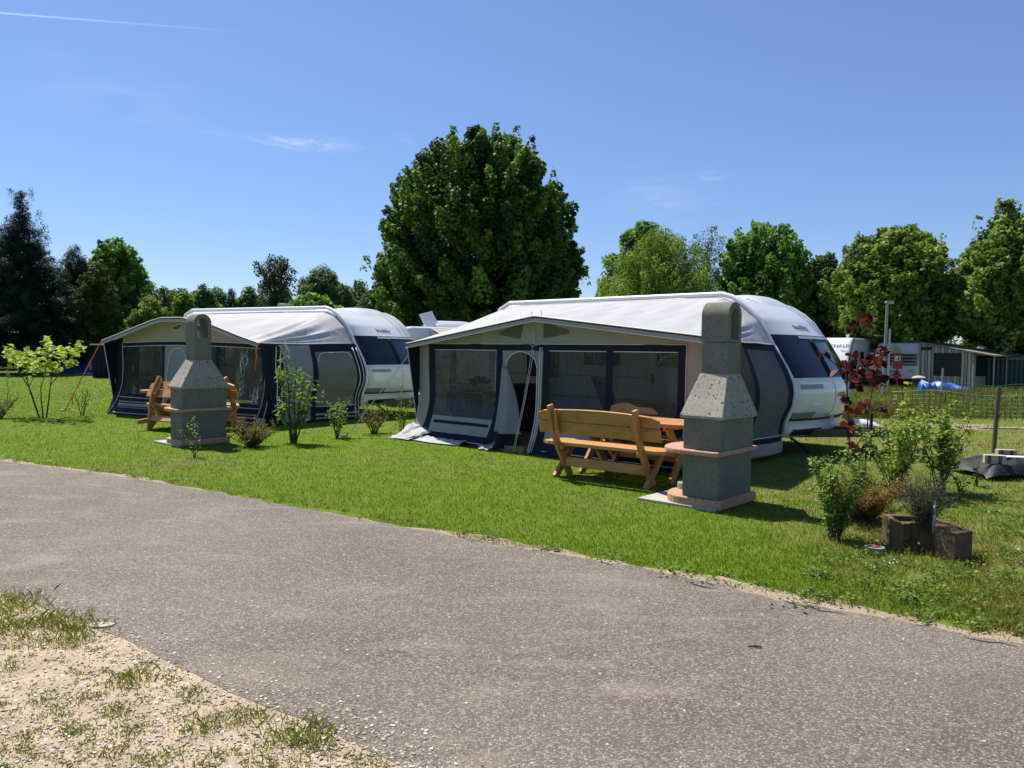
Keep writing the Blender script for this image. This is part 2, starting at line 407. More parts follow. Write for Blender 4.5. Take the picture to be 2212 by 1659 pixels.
UP_PX = [(0, 997), (200, 1020), (420, 1055), (650, 1098), (830, 1132), (1000, 1163), (1200, 1198), (1400, 1232), (1560, 1266), (1700, 1300), (1850, 1325), (2050, 1365), (2212, 1390)]
LO_PX = [(0, 1283), (90, 1310), (200, 1360), (330, 1420), (480, 1490), (640, 1555), (760, 1605), (860, 1650)]
upW = [G(*p)[:2] for p in UP_PX]; loW = [G(*p)[:2] for p in LO_PX]
upW = [upW[0]+(upW[0]-upW[1])*6, upW[0]+(upW[0]-upW[1])*2.5]+upW; upW += [upW[-1]+(upW[-1]-upW[-3])*4]
loW = [loW[0]+(loW[0]-loW[1])*14+np.array([-1.5, 2.]), loW[0]+(loW[0]-loW[1])*4]+loW; loW += [loW[-1]+(loW[-1]-loW[-2])*2, loW[-1]+(loW[-1]-loW[-2])*14]
upS = resample(smooth_poly(upW), .12); loS = resample(smooth_poly(loW), .12)
road_poly = jitter(upS, .03, 1)+jitter(loS, .013, 2)[::-1]
def sheet(name, poly, z, m, kind='structure'):
    mb = MB(); n = len(poly); mb.add([(p[0], p[1], z) for p in poly], [tuple(range(n))])
    o = mb.build(name, m); o['kind'] = kind
    bm = bmesh.new(); bm.from_mesh(o.data); bmesh.ops.triangulate(bm, faces=bm.faces[:]); bmesh.ops.recalc_face_normals(bm, faces=bm.faces[:])
    if sum(f.normal.z for f in bm.faces) < 0: bmesh.ops.reverse_faces(bm, faces=bm.faces[:])
    bm.to_mesh(o.data); bm.free(); return o

def M_ground():
    m, nt, out = new_mat('meadow_ground'); v = coord(nt)
    n1 = noise(nt, .35, 5, .6, v); n2 = noise(nt, 3, 6, .7, v); n3 = noise(nt, 40, 4, .7, v)
    g = ramp(nt, n2.outputs[0], [(.3, (.08, .135, .010)), (.55, (.12, .19, .014)), (.75, (.17, .21, .035))]).outputs[0]
    dry = ramp(nt, n2.outputs[0], [(.3, (.10, .11, .03)), (.7, (.24, .19, .10))]).outputs[0]
    col = mix(nt, ramp(nt, n1.outputs[0], [(.5, 0.), (.72, .7)]).outputs[0], g, dry)
    # untended plot beyond the shrubs (positive x) is drier and sandier
    sx = nt.nodes.new('ShaderNodeSeparateXYZ'); L(nt, v, sx.inputs[0])
    a = N(nt, 'ShaderNodeMath', _operation='MULTIPLY_ADD'); L(nt, sx.outputs[0], a.inputs[0]); a.inputs[1].default_value = .8; a.inputs[2].default_value = -1.4
    a.use_clamp = True
    col = mix(nt, mix(nt, a.outputs[0], (0, 0, 0), ramp(nt, n2.outputs[0], [(.40, 0.), (.62, .85)]).outputs[0]), col, dry)
    col = mix(nt, .5, col, ramp(nt, n3.outputs[0], [(.3, .3), (.7, .7)]).outputs[0], 'OVERLAY')
    b = N(nt, 'ShaderNodeBsdfPrincipled', Roughness=.95); b.inputs['Specular IOR Level'].default_value = .1
    L(nt, col, b.inputs['Base Color']); L(nt, bump(nt, n3.outputs[0], .8, .03), b.inputs['Normal']); L(nt, b.outputs[0], out.inputs[0]); return m
def M_asphalt():
    m, nt, out = new_mat('worn_asphalt'); v = coord(nt)
    big = noise(nt, .55, 5, .55, v); mid = noise(nt, 3.5, 5, .6, v)
    k = N(nt, 'ShaderNodeTexVoronoi', Scale=95.); L(nt, v, k.inputs[0])
    k2 = N(nt, 'ShaderNodeTexVoronoi', Scale=42.); L(nt, v, k2.inputs[0])
    base = ramp(nt, big.outputs[0], [(.36, (.128, .108, .090)), (.62, (.210, .182, .152))]).outputs[0]
    base = mix(nt, .35, base, ramp(nt, mid.outputs[0], [(.3, .38), (.7, .62)]).outputs[0], 'OVERLAY')
    sep = nt.nodes.new('ShaderNodeSeparateColor'); L(nt, k.outputs['Color'], sep.inputs[0])
    stone = ramp(nt, sep.outputs[0], [(.0, (.04, .033, .027)), (.32, (.125, .10, .08)), (.62, (.235, .195, .155)), (.86, (.36, .305, .245)), (1., (.50, .44, .36))]).outputs[0]
    gap = ramp(nt, k.outputs['Distance'], [(.35, 0.), (.75, .9)]).outputs[0]
    stone = mix(nt, gap, stone, (.035, .031, .029))
    col = mix(nt, .55, base, stone)
    sep2 = nt.nodes.new('ShaderNodeSeparateColor'); L(nt, k2.outputs['Color'], sep2.inputs[0])
    big_st = ramp(nt, sep2.outputs[0], [(.975, 0.), (.99, 1.)]).outputs[0]
    inn = ramp(nt, k2.outputs['Distance'], [(.22, 1.), (.34, 0.)]).outputs[0]
    col = mix(nt, mix(nt, 1., big_st, inn, 'MULTIPLY'), col, (.55, .50, .44))
    st = noise(nt, .9, 4, .6, coord(nt, scale=(1., 3., 1.), rot=(0, 0, .55)), .8)
    col = mix(nt, ramp(nt, st.outputs[0], [(.52, 0.), (.74, .36)]).outputs[0], col, (.36, .30, .235))
    dk = noise(nt, .38, 5, .65, coord(nt, scale=(1., 2.2, 1.), rot=(0, 0, .5)), 1.)
    col = mix(nt, ramp(nt, dk.outputs[0], [(.52, 0.), (.74, .3)]).outputs[0], col, (.10, .083, .068))
    b = N(nt, 'ShaderNodeBsdfPrincipled', Roughness=.85); b.inputs['Specular IOR Level'].default_value = .3
    L(nt, col, b.inputs['Base Color'])
    L(nt, bump(nt, mix(nt, .5, gap, k2.outputs['Distance']), .55, .006), b.inputs['Normal']); L(nt, b.outputs[0], out.inputs[0]); return m
def M_sand(name, c, peb=.6):
    m, nt, out = new_mat(name); v = coord(nt)
    n = noise(nt, 4, 6, .65, v); n3 = noise(nt, 70, 4, .7, v)
    col = ramp(nt, n.outputs[0], [(.3, tuple(x*.72 for x in c)), (.5, c), (.7, tuple(x*1.2 for x in c))]).outputs[0]
    k = N(nt, 'ShaderNodeTexVoronoi', Scale=38.); L(nt, v, k.inputs[0])
    sep = nt.nodes.new('ShaderNodeSeparateColor'); L(nt, k.outputs['Color'], sep.inputs[0])
    peb_c = ramp(nt, sep.outputs[0], [(.0, (.20, .19, .18)), (.5, (.42, .38, .32)), (1., (.66, .63, .58))]).outputs[0]
    pm = mix(nt, 1., ramp(nt, sep.outputs[1], [(.55, 0.), (.62, peb)]).outputs[0], ramp(nt, k.outputs['Distance'], [(.3, 1.), (.45, 0.)]).outputs[0], 'MULTIPLY')
    col = mix(nt, pm, col, peb_c)
    col = mix(nt, .4, col, ramp(nt, n3.outputs[0], [(.3, .35), (.7, .65)]).outputs[0], 'OVERLAY')
    b = N(nt, 'ShaderNodeBsdfPrincipled', Roughness=.95); b.inputs['Specular IOR Level'].default_value = .15
    L(nt, col, b.inputs['Base Color']); L(nt, bump(nt, mix(nt, .5, n3.outputs[0], pm), .7, .012), b.inputs['Normal']); L(nt, b.outputs[0], out.inputs[0]); return m
MB().add([(-900, -60, 0), (900, -60, 0), (900, 1500, 0), (-900, 1500, 0)], [(0, 1, 2, 3)]).build('ground', M_ground())['kind'] = 'structure'
sheet('road', road_poly, .006, M_asphalt())
def offset(P, d):
    out = []
    for i in range(len(P)):
        t = P[min(i+1, len(P)-1)]-P[max(i-1, 0)]; t = t/np.linalg.norm(t); out.append(P[i]+np.array([-t[1], t[0]])*d)
    return out
wid = lambda i: .10+.10*sin(i*.11)*sin(i*.037)+(.14 if i % 90 > 60 else 0)
edge_out = [p+(q-p)*max(.0, -.15+1.0*wid(i)/.2*.55) for i, (p, q) in enumerate(zip(upS, offset(upS, .20)))]
edge_out = jitter(edge_out, .055, 5)
sandM = M_sand('pale_sand', (.30, .235, .16), .5)
sheet('sand_strip', edge_out+offset(upS, -.1)[::-1], .004, sandM)
verge_poly = offset(loS, .25)+[np.array([1., -8.]), np.array([-30., -8.]), np.array([-30., 6.])]
sheet('gravel_verge', verge_poly, .004, M_sand('gravel_sand', (.40, .315, .22), .85))
path_poly = [G(x, y)[:2] for x, y in ((1700, 868), (1830, 868), (1960, 872), (2100, 877), (2400, 886), (2400, 893), (2100, 884), (1960, 878), (1830, 873), (1700, 872))]
sheet('sand_path', path_poly, .004, sandM)
for k, (px, py, r) in enumerate(((2060, 918, .5), (2120, 926, .45), (2190, 925, .5), (1990, 922, .3))):
    c = G(px, py)[:2]; pl = [c+np.array([cos(a)*r*1.9, sin(a)*r*.55])*(1+.25*sin(3*a+k)+.1*sin(7*a)) for a in np.linspace(0, 2*PI, 30)[:-1]]
    sheet('sand_patch', pl, .004, sandM)

# ------------------------------------------------------------------ grass
def blades(rg, pos, h, wd, lean, col, name, m, mid=True):
    n = len(pos); a = rg.random(n)*2*PI; x = np.stack([np.cos(a), np.sin(a), 0*a], 1)
    b = rg.random(n)*2*PI; ln = np.stack([np.cos(b), np.sin(b), 0*b], 1)*(lean*h*rg.random(n))[:, None]
    z = np.array([0, 0, 1.])
    p0 = pos-x*wd[:, None]/2; p1 = pos+x*wd[:, None]/2
    mid1 = pos+z*(h*.6)[:, None]+ln*.35+x*wd[:, None]*.36; tip = pos+z*(h)[:, None]+ln
    V = np.stack([p0, p1, mid1, tip], 1)
    return poly_mesh(name, V, 4, col, m)
rg = np.random.default_rng(3)
def spray(n, x0, x1, y0, y1):
    px = rg.uniform(x0, x1, n); py = rg.uniform(y0, y1, n)
    d = _f[None]+_rt[None]*((px-CX)/F)[:, None]+_up[None]*((CY-py)/F)[:, None]
    return EYE+d*(-1.6/d[:, 2])[:, None], px, py
lawn_ex = offset(upS, .03)
edge_poly = [p for p in edge_out]+[np.array([loS[-1][0]+30, -20.]), np.array([-60., -20.]), np.array([-60., 6.])]
def vnoise(x, y, s, seed=0):
    x = x*s+seed*17.3; y = y*s-seed*9.1
    return (np.sin(x*1.7+np.sin(y*2.3))*.5+np.sin(y*1.3+1.9*np.sin(x*.9+2))*.5+.5*np.sin(x*3.1-y*2.7))/1.5
def wildness(p, px, py):
    a = np.clip((p[:, 0]-1.95-.12*(p[:, 1]-5)+.25*vnoise(p[:, 0], p[:, 1], 1.7))/1.0, 0, 1)
    inn = np.clip((p[:, 1]-6.6)/1.2, 0, 1)*np.clip((13.0-p[:, 1])/2., 0, 1)*np.clip((6.6+.2*(p[:, 1]-9)-p[:, 0])/.8, 0, 1)
    far = np.clip((p[:, 1]-13.5)/1., 0, 1)*np.clip((p[:, 0]-3.5)/1., 0, 1)
    return np.maximum(a*(1-.85*inn), far)
P1, X1, Y1 = spray(430000, -350, 2900, 800, 1440)
P2, X2, Y2 = spray(135000, -350, 2700, 772, 905)
P = np.concatenate([P1, P2]); X = np.concatenate([X1, X2]); Y = np.concatenate([Y1, Y2])
ok = ~pip(P, [p for p in jitter(offset(upS, .06), .075, 9)]+[np.array([40., -20.]), np.array([-70., -20.])])
P = P[ok]; X = X[ok]; Y = Y[ok]
dist = P[:, 1]; wl = wildness(P, X, Y)
keep = rg.random(len(P)) > wl*.55*(1+.8*vnoise(P[:, 0], P[:, 1], 3.))
P = P[keep]; dist = dist[keep]; wl = wl[keep]; n = len(P)
pn = vnoise(P[:, 0], P[:, 1], 1.1, 2)*.5+vnoise(P[:, 0], P[:, 1], 4.2, 3)*.5
h = (.018+.014*rg.random(n))*(1+.12*pn)*(1+wl*(.5+1.5*rg.random(n)**3))
h *= np.where(dist > 22, 1.3, 1.)
wd = np.maximum(.0042, .00062*dist)*(.7+.6*rg.random(n))
cg = colours(rg, n, [(.096, .170, .010), (.148, .228, .015), (.195, .268, .024), (.25, .288, .045)], .2)
# distance to the road edge: drier and paler there
ue = np.array(upS); es = np.array([np.min(np.hypot(ue[::6, 0]-q[0], ue[::6, 1]-q[1])) if d_ < 12 else 9. for q, d_ in zip(P[:, :2], dist)])
dry = np.clip(1-(es-.1)/.55, 0, 1)*(.25+.5*rg.random(n))*(.5+.5*vnoise(P[:, 0], P[:, 1], 1.8, 5))
dry = np.clip(dry+.55*np.clip(vnoise(P[:, 0], P[:, 1], .8, 7)*1.4-.75, 0, 1)*(rg.random(n) < .6), 0, 1)
dry = np.maximum(dry, wl*np.clip(.55+.45*vnoise(P[:, 0], P[:, 1], 1.4, 4)+.3*rg.random(n), 0, .92))
cg = cg*(1-dry[:, None])+np.array([.30, .235, .09])*dry[:, None]
cg = cg*(1+.09*pn[:, None])
far = np.clip((dist-18)/14, 0, 1)[:, None]; cg = cg*(1-.35*far)+np.array([.13, .165, .05])*.35*far
o = blades(rg, P, h, wd, .8, cg, 'lawn_grass', MT['grass']); tag(o, 'short mown green grass of the pitch lawns', 'grass', kind='stuff')

# tufts and weeds on the verge, along the road edge and in the untended corner
def tufts(centres, nb, hh, rad, pal, name, label):
    P = []; H = []; 
    for (c, s) in centres:
        k = int(nb*s); q = rg.normal(0, rad*s*.5, (k, 2)); P.append(np.column_stack([c[0]+q[:, 0], c[1]+q[:, 1], 0*q[:, 0]+.004]))
        H.append(hh*s*(.4+.8*rg.random(k)))
    P = np.concatenate(P); H = np.concatenate(H); n = len(P)
    o = blades(rg, P, H, np.full(n, .0045)*(.7+.7*rg.random(n)), 1.3, colours(rg, n, pal, .2), name, MT['grass'])
    return tag(o, label, 'grass', kind='stuff')
cs = []
while len(cs) < 520:
    px = rg.uniform(-60, 900); py = rg.uniform(1275, 1700); c = G(px, py)[:2]
    yl = np.interp(px, [p[0] for p in LO_PX], [p[1] for p in LO_PX])
    if py > yl+14: cs.append((c, (.16+.42*rg.random()**1.5)*(1.9 if rg.random() < .10 else .9)))
for px, py, s in ((20, 1300, 1.9), (60, 1312, 1.6), (0, 1330, 1.8), (110, 1345, 1.7), (150, 1352, 1.9), (180, 1360, 1.5), (60, 1350, 1.4), (20, 1365, 1.5), (170, 1385, 1.4), (105, 1388, 1.2), (290, 1470, 1.5), (275, 1468, 1.2), (630, 1600, 1.7), (655, 1590, 1.6), (690, 1610, 1.4), (540, 1555, 1.3), (440, 1575, 1.3)):
    cs.append((G(px, py)[:2], s))
tufts([(c, s*.85) for c, s in cs], 85, .034, .10, [(.09, .15, .02), (.17, .22, .045), (.26, .25, .09), (.36, .30, .15)], 'verge_grass', 'scattered grass tufts in the sandy gravel verge')
def leaf_clump(centres, name, label, cat, pal, size, shape=LEAF4, spread=.10, n_per=22, hmax=.07, flat=.7):
    P = []; S = []
    for c, s in centres:
        k = int(n_per*s); q = rg.normal(0, spread*s*.5, (k, 2)); P.append(np.column_stack([c[0]+q[:, 0], c[1]+q[:, 1], .01+hmax*s*rg.random(k)])); S.append(size*(.5+.8*rg.random(k)))
    P = np.concatenate(P); S = np.concatenate(S); n = len(P)
    nor = rg.normal(0, 1, (n, 3))*(1-flat)+np.array([0, 0, 1.]); d = rg.normal(0, 1, (n, 3)); d[:, 2] = np.abs(d[:, 2])*.4
    V = leaf_polys(rg, P, nor, d, S, shape)
    o = poly_mesh(name, V, len(shape), colours(rg, n, pal, .2), MT['leaf']); return tag(o, label, cat, kind='stuff')
cs = []
for i in range(0, len(upS), 2):
    p = upS[i]
    if 3.5 < p[1] < 14 and rg.random() < .34+.25*sin(i*.09):
        q = upS[min(i+1, len(upS)-1)]-p; q = q/np.linalg.norm(q); cs.append((p+np.array([-q[1], q[0]])*rg.uniform(.12, .26), .4+.7*rg.random()))
for k in range(170):
    px = rg.uniform(1700, 2280); py = rg.uniform(1090, 1375); c = G(px, py)[:2]
    yl = np.interp(px, [p[0] for p in UP_PX], [p[1] for p in UP_PX])
    if py < yl-6 and (px > 1850 or py > 1190): cs.append((c, .5+.8*rg.random()))
for px, py, s in ((1440, 1232, 1.3), (1475, 1240, 1.4), (1540, 1258, 1.3), (1310, 1208, 1.3), (1330, 1212, 1.2), (1960, 1275, 1.6), (1985, 1285, 1.6), (1935, 1270, 1.4), (1720, 1310, 1.3), (1180, 1188, 1.2), (1060, 1163, 1.2)):
    cs.append((G(px, py)[:2], s))
es_ = []
for i in range(0, len(upS)):
    p = upS[i]
    if 3 < p[1] < 22 and rg.random() < .8:
        q = upS[min(i+1, len(upS)-1)]-upS[max(i-1, 0)]; q = q/np.linalg.norm(q); es_.append((p+np.array([-q[1], q[0]])*rg.normal(.09, .05), .25+.45*rg.random()))
tufts(es_, 46, .05, .12, [(.06, .12, .012), (.12, .19, .02), (.22, .22, .06), (.34, .28, .12)], 'edge_grass', 'ragged grass creeping over the sandy road edge')
leaf_clump(cs, 'roadside_weeds', 'low broad leaved weeds along the lawn edge and in the rough corner', 'weeds', [(.045, .10, .015), (.08, .17, .02), (.15, .24, .05), (.23, .27, .07)], .034, hmax=.04, n_per=30)
# small white and yellow flowers in the rough grass
P = np.array([list(G(rg.uniform(1830, 2212), rg.uniform(1090, 1300))[:2])+[.05+.05*rg.random()] for _ in range(60)]+[list(G(1918+rg.normal(0, 10), 1230+rg.normal(0, 4))[:2])+[.06] for _ in range(9)]+[list(G(rg.uniform(0, 800), rg.uniform(835, 900))[:2])+[.05] for _ in range(60)])
n = len(P); V = leaf_polys(rg, P, np.tile([0, -.3, 1.], (n, 1))+rg.normal(0, .3, (n, 3)), rg.normal(0, 1, (n, 3)), (.010+.008*rg.random(n)), HEART)
cc = np.where((np.arange(n) < 52)[:, None], np.array([[.5, .38, .03]]), np.array([[.7, .7, .66]]))
tag(poly_mesh('meadow_flowers', V, 8, cc, MT['leaf']), 'tiny daisies and buttercups dotted through the grass', 'flowers', kind='stuff')

# stones
def stones(pts, smin, smax, name, label, pal):
    vs = []; base = []
    bm = bmesh.new(); bmesh.ops.create_icosphere(bm, subdivisions=1, radius=1); bv = np.array([v.co[:] for v in bm.verts]); bf = np.array([[v.index for v in f.verts] for f in bm.faces]); bm.free()
    n = len(pts); s = smin+(smax-smin)*rg.random(n)**3; a = rg.random(n)*2*PI
    q = bv[None]*(1+.22*rg.standard_normal((n, len(bv), 1)))*np.stack([s, s*(.55+.4*rg.random(n)), s*.42], 1)[:, None]
    x = q[:, :, 0]*np.cos(a)[:, None]-q[:, :, 1]*np.sin(a)[:, None]; y = q[:, :, 0]*np.sin(a)[:, None]+q[:, :, 1]*np.cos(a)[:, None]
    V = np.stack([x+pts[:, 0:1], y+pts[:, 1:2], q[:, :, 2]+.006+s[:, None]*.15], 2)
    T = V[:, bf].reshape(-1, 3, 3)
    C = np.repeat(colours(rg, n, pal, .1), len(bf), 0)
    o = poly_mesh(name, T, 3, C, M_stone); return tag(o, label, 'gravel', kind='stuff')
M_stone, _nt, _out = new_mat('stone'); _a = _nt.nodes.new('ShaderNodeAttribute'); _a.attribute_name = 'Col'
_b = N(_nt, 'ShaderNodeBsdfPrincipled', Roughness=.8); L(_nt, _a.outputs[0], _b.inputs['Base Color']); L(_nt, _b.outputs[0], _out.inputs[0])
pts = np.array([G(rg.uniform(-40, 1000), rg.uniform(1285, 1680))[:2] for _ in range(9000)]); pts = pts[pip(pts, [np.array(p) for p in verge_poly])]
stones(pts, .0025, .011, 'verge_gravel', 'small rounded grey and beige pebbles lying in the sandy verge', [(.24, .21, .18), (.38, .32, .25), (.46, .39, .30), (.60, .54, .45)])
pts = np.array([G(rg.uniform(-40, 2300), rg.uniform(1010, 1690))[:2] for _ in range(900)]); pts = pts[pip(pts, [np.array(p) for p in road_poly])]
q_ = [loS[i]+rg.normal(0, .07, 2) for i in rg.integers(0, len(loS), 2600)]+[upS[i]+rg.normal(0, .05, 2) for i in rg.integers(0, len(upS), 1500)]; pts = np.concatenate([pts, np.array(q_)])
stones(pts, .0025, .008, 'road_grit', 'loose dark and pale grit scattered on the asphalt and its edges', [(.05, .045, .04), (.16, .14, .12), (.36, .31, .25), (.5, .44, .36)])
mb = MB(); c = G(1630, 1402); mb.tube([c+np.array([-.035, 0, .014]), c+np.array([0, .004, .016]), c+np.array([.04, -.003, .013])], [.004, .006, .004], 6)
tag(mb.build('twig', MT['twig']), 'short dark twig lying alone on the asphalt', 'twig')
for k, pts_ in enumerate((((1690, 1296), (1720, 1309), (1752, 1313), (1770, 1321), (1800, 1325), (1835, 1331)), ((1490, 1262), (1520, 1270), (1545, 1274)), ((2080, 1378), (2120, 1388), (2160, 1392), (2200, 1401)))):
    W_ = resample([G(*p)[:2] for p in pts_], .03); W_ = jitter(W_, .006, 40+k); n = len(W_); wl_ = offset(W_, .006); wr_ = offset(W_, -.006)
    sheet('road_crack', [a*(1-.8*abs(2*i/(n-1)-1)**3)+b*.8*abs(2*i/(n-1)-1)**3 for i, (a, b) in enumerate(zip(wl_, W_))]+[a*(1-.8*abs(2*i/(n-1)-1)**3)+b*.8*abs(2*i/(n-1)-1)**3 for i, (a, b) in enumerate(zip(wr_, W_))][::-1], .010, MT['black'])
c = G(219, 1354); mb = MB(); pl = [(c[0]+.07*cos(a)*(1+.15*sin(3*a)), c[1]+.045*sin(a)*(1+.1*cos(2*a)), 0) for a in np.linspace(0, 2*PI, 14)[:-1]]
mb.prism(pl, (0, 0, .006), (0, 0, .016)); tag(mb.build('flat_stone', MT['paver'], bevel=.004), 'pale flat stone at the asphalt edge beside the grass tufts', 'stone')

# ------------------------------------------------------------------ local frames of the two pitches
class Fr:
    def __init__(s, px, py, deg):
        a = radians(deg); s.A = G(px, py); s.A[2] = 0; s.u = np.array([cos(a), sin(a), 0]); s.v = np.array([-sin(a), cos(a), 0]); s.ang = a
    def P(s, u, v, z): return s.A+s.u*u+s.v*v+np.array([0, 0, z])
    def front(s, px, py, v=0.):
        d = ray(px, py); q = EYE+d*(np.dot(s.A+s.v*v-EYE, s.v)/np.dot(d, s.v))-s.A; return float(q@s.u), float(q[2])
    def side(s, px, py, u=0.):
        d = ray(px, py); q = EYE+d*(np.dot(s.A+s.u*u-EYE, s.u)/np.dot(d, s.u))-s.A; return float(q@s.v), float(q[2])
FR = Fr(905, 945, -42.5); FL = Fr(250, 893, -29.2)

# ------------------------------------------------------------------ caravans with the swept nose
NOSE = [(3.9, 2.545), (4.73, 2.53), (5.0, 2.43), (5.2, 2.30), (5.36, 2.15), (5.52, 1.90), (5.67, 1.66), (5.82, 1.42), (5.93, 1.21), (5.985, 1.05), (5.985, .85), (5.93, .70), (5.83, .57), (5.79, .52), (5.78, .40), (5.72, .31), (5.6, .28)]
def nose_u(z): return float(np.interp(-z, [-p[1] for p in NOSE], [p[0] for p in NOSE]))
CW = 2.3
def text_mesh(cu):
    tmp = bpy.data.objects.new('tmp', cu); COL.objects.link(tmp); dg = bpy.context.evaluated_depsgraph_get(); dg.update()
    me = bpy.data.meshes.new_from_object(tmp.evaluated_get(dg)); bpy.data.objects.remove(tmp); o = bpy.data.objects.new('lettering', me); COL.objects.link(o); return o
def caravan(fr, du, back, name, label, text_px, text_size):
    """du: shift along the awning; back: rear wall position along u"""
    root = empty(name, fr.P(3.0+du, 3.5, 0), fr.ang, label, 'caravan')
    def Q(u, t, z):   # caravan local: t across 0..CW -> object local space
        return (u+du-(3.0+du), 2.34+t-3.5, z)
    def bulge(t, z):
        e = (t-CW/2)/(CW/2); k = .20*(1-e*e)*np.clip((2.5-z)/.6, 0, 1)
        r = .16; d = min(t, CW-t); k -= (r-sqrt(max(0, r*r-max(0, r-d)**2)))*1.0
        return k
    def roofz(t, z):
        r = .14; d = min(t, CW-t); return z-(r-sqrt(max(0, r*r-max(0, r-d)**2)))*.8*np.clip((z-1.9)/.5, 0, 1)
    ts = [0, .01, .03, .06, .10, .16]+list(np.linspace(.3, CW-.3, 13))+[CW-.16, CW-.10, CW-.06, CW-.03, CW-.01, CW]
    def strip(z0, z1, m, nm, off=0., t0=0., t1=CW, parent=root, nz=10, ledge=False):
        zz = np.linspace(z0, z1, nz); tt = [t0]+[t for t in ts if t0+.005 < t < t1-.005]+[t1]
        mb = MB(); mb.grid([[Q(nose_u(z)+bulge(t, z)+off, t, roofz(t, z)) for z in zz] for t in tt])
        return mb.build(nm, m, parent, smooth=True)
    # body: roof, side walls, rear
    zs = [z for z in np.linspace(.28, 2.4, 40)]
    roof = [(u, z) for u, z in NOSE[:3]]
    rear = [(back+.35, 2.53), (back+.12, 2.44), (back+.02, 2.25), (back, 1.9), (back, .30)]
    mb = MB(); prof = [(p[0], p[1]) for p in roof[::-1]]+rear
    mb.grid([[Q(u, t, roofz(t, z)) for u, z in prof] for t in ts])
    bd = mb.build('body', MT['white'], root, smooth='auto')
    mb = MB()
    for t in (.0, CW):
        zl = [z for z in np.linspace(.30, 2.40, 26)]
        ur = lambda z: float(np.interp(z, [.3, 1.9, 2.25, 2.44, 2.53], [back, back, back+.02, back+.12, back+.35]))
        mb.grid([[Q(ur(z)+(nose_u(z)+bulge(t, z)-ur(z))*k/12, t, roofz(t, z)) for z in zl] for k in range(13)])
    mb.build('side_wall', MT['white'], root)
    mb = MB(); mb.box(((back+5.5)/2+du-(3.0+du), 2.34+CW/2-3.5, .29), (5.5-back, CW-.1, .06)); mb.build('underfloor', MT['black'], root)
    strip(1.90, 2.43, MT['white'], 'nose_cap', nz=14)
    # front seam line and raised hood over the cap
    mb = MB()
    for tt in (1.66, 1.88): mb.tube([Q(nose_u(z)+bulge(tt, z)+.004, tt, roofz(tt, z)) for z in np.linspace(1.93, 2.5, 14)], .006, 5)
    mb.build('cap_seam', MT['greyband'], root)
    mb = MB(); rows = []
    for t in np.linspace(.75, 1.95, 13):
        e = (t-1.35)/.6; row = []
        for k, u in enumerate(np.linspace(3.6, 5.12, 14)):
            zb = float(np.interp(u, [p[0] for p in NOSE[:5]], [p[1] for p in NOSE[:5]])); row.append(Q(u, t, zb+.005+.07*(1-e**4)*sin(PI*min(1, (u-3.6)/1.0)*.5)*np.clip((5.12-u)/.25, 0, 1)))
        rows.append(row)
    mb.grid(rows); mb.build('roof_cowl', MT['white'], root, smooth=True)
    ws = strip(1.23, 1.90, MT['navygel'], 'windscreen_panel', nz=14)
    # front window pane in its black frame, and the lighter hinge strip over it
    wf = strip(1.27, 1.82, MT['black'], 'window_frame', .012, .98, 1.98, ws, 10)
    strip(1.325, 1.79, MT['glass'], 'window', .02, 1.05, 1.93, ws, 10)
    strip(1.845, 1.885, MT['rail'], 'window_hinge_rail', .02, .62, 2.15, ws, 3)
    mb = MB()
    for tt in (.98, 1.98):
        mb = MB(); mb.tube([Q(nose_u(z)+bulge(tt, z)+.016, tt, z) for z in np.linspace(1.26, 1.84, 12)], .018, 6); mb.build('window_seal', MT['rubber'], ws, smooth=True)
    mb = MB(); mb.box(Q(nose_u(1.31)+bulge(1.75, 1.31)+.055, 1.72, 1.335), (.05, .26, .085)); mb.build('window_vent', MT['darkgreen'], ws, bevel=.02)
    strip(.60, 1.23, MT['white_gel'], 'nose_lower', nz=14)
    strip(1.165, 1.235, MT['white_gel'], 'nose_ledge', .045, .12, CW-.12, root, 4)
    hm = strip(1.07, 1.135, MT['greyband'], 'grab_handle', .012, .10, .62, root, 3)
    strip(.40, .57, MT['rail'], 'bumper', .05, 0, CW, root, 6)
    strip(.30, .40, MT['rail'], 'bumper_lip', .035, 0, CW, root, 4)
    strip(.335, .435, MT['black'], 'bumper_grille', .062, .12, .88, root, 4)
    strip(.60, .70, MT['greyband'], 'gas_locker_vent', .012, .04, .50, root, 4)
    mb = MB(); mb.box(Q(nose_u(.92)+bulge(1.9, .92)+.012, 1.88, .93), (.02, .11, .06)); mb.build('badge', MT['greyband'], root, bevel=.004)
    mb = MB(); tl = 1.02; mb.tube([Q(nose_u(z)+bulge(tl, z)+.003, tl, z) for z in np.linspace(.6, 1.17, 12)], .004, 4); mb.build('locker_seam', MT['greyband'], root)
    # corner steady and drawbar
    mb = MB(); mb.bar(Q(5.35, .95, .32), Q(5.80, 1.02, .0), .06, .03); mb.build('corner_steady', MT['rubber'], root)
    mb = MB(); mb.bar(Q(5.6, .5, .33), Q(6.95, 1.15, .40), .09, .12); mb.bar(Q(5.6, 1.8, .33), Q(6.95, 1.15, .40), .09, .12); mb.bar(Q(6.9, 1.15, .41), Q(7.3, 1.15, .44), .08, .09)
    db = mb.build('drawbar', MT['postwood'], root)
    rows = [[Q(6.15+.75*k/8, 1.15+s*.24*(1-.12*k), .46+.11*sin(PI*k/8)*(1-abs(s)**3)) for s in np.linspace(-1, 1, 7)] for k in range(9)]
    mb = MB(); mb.grid(rows); mb.build('coupling_cover', MT['white'], db, smooth=True, thick=.02)
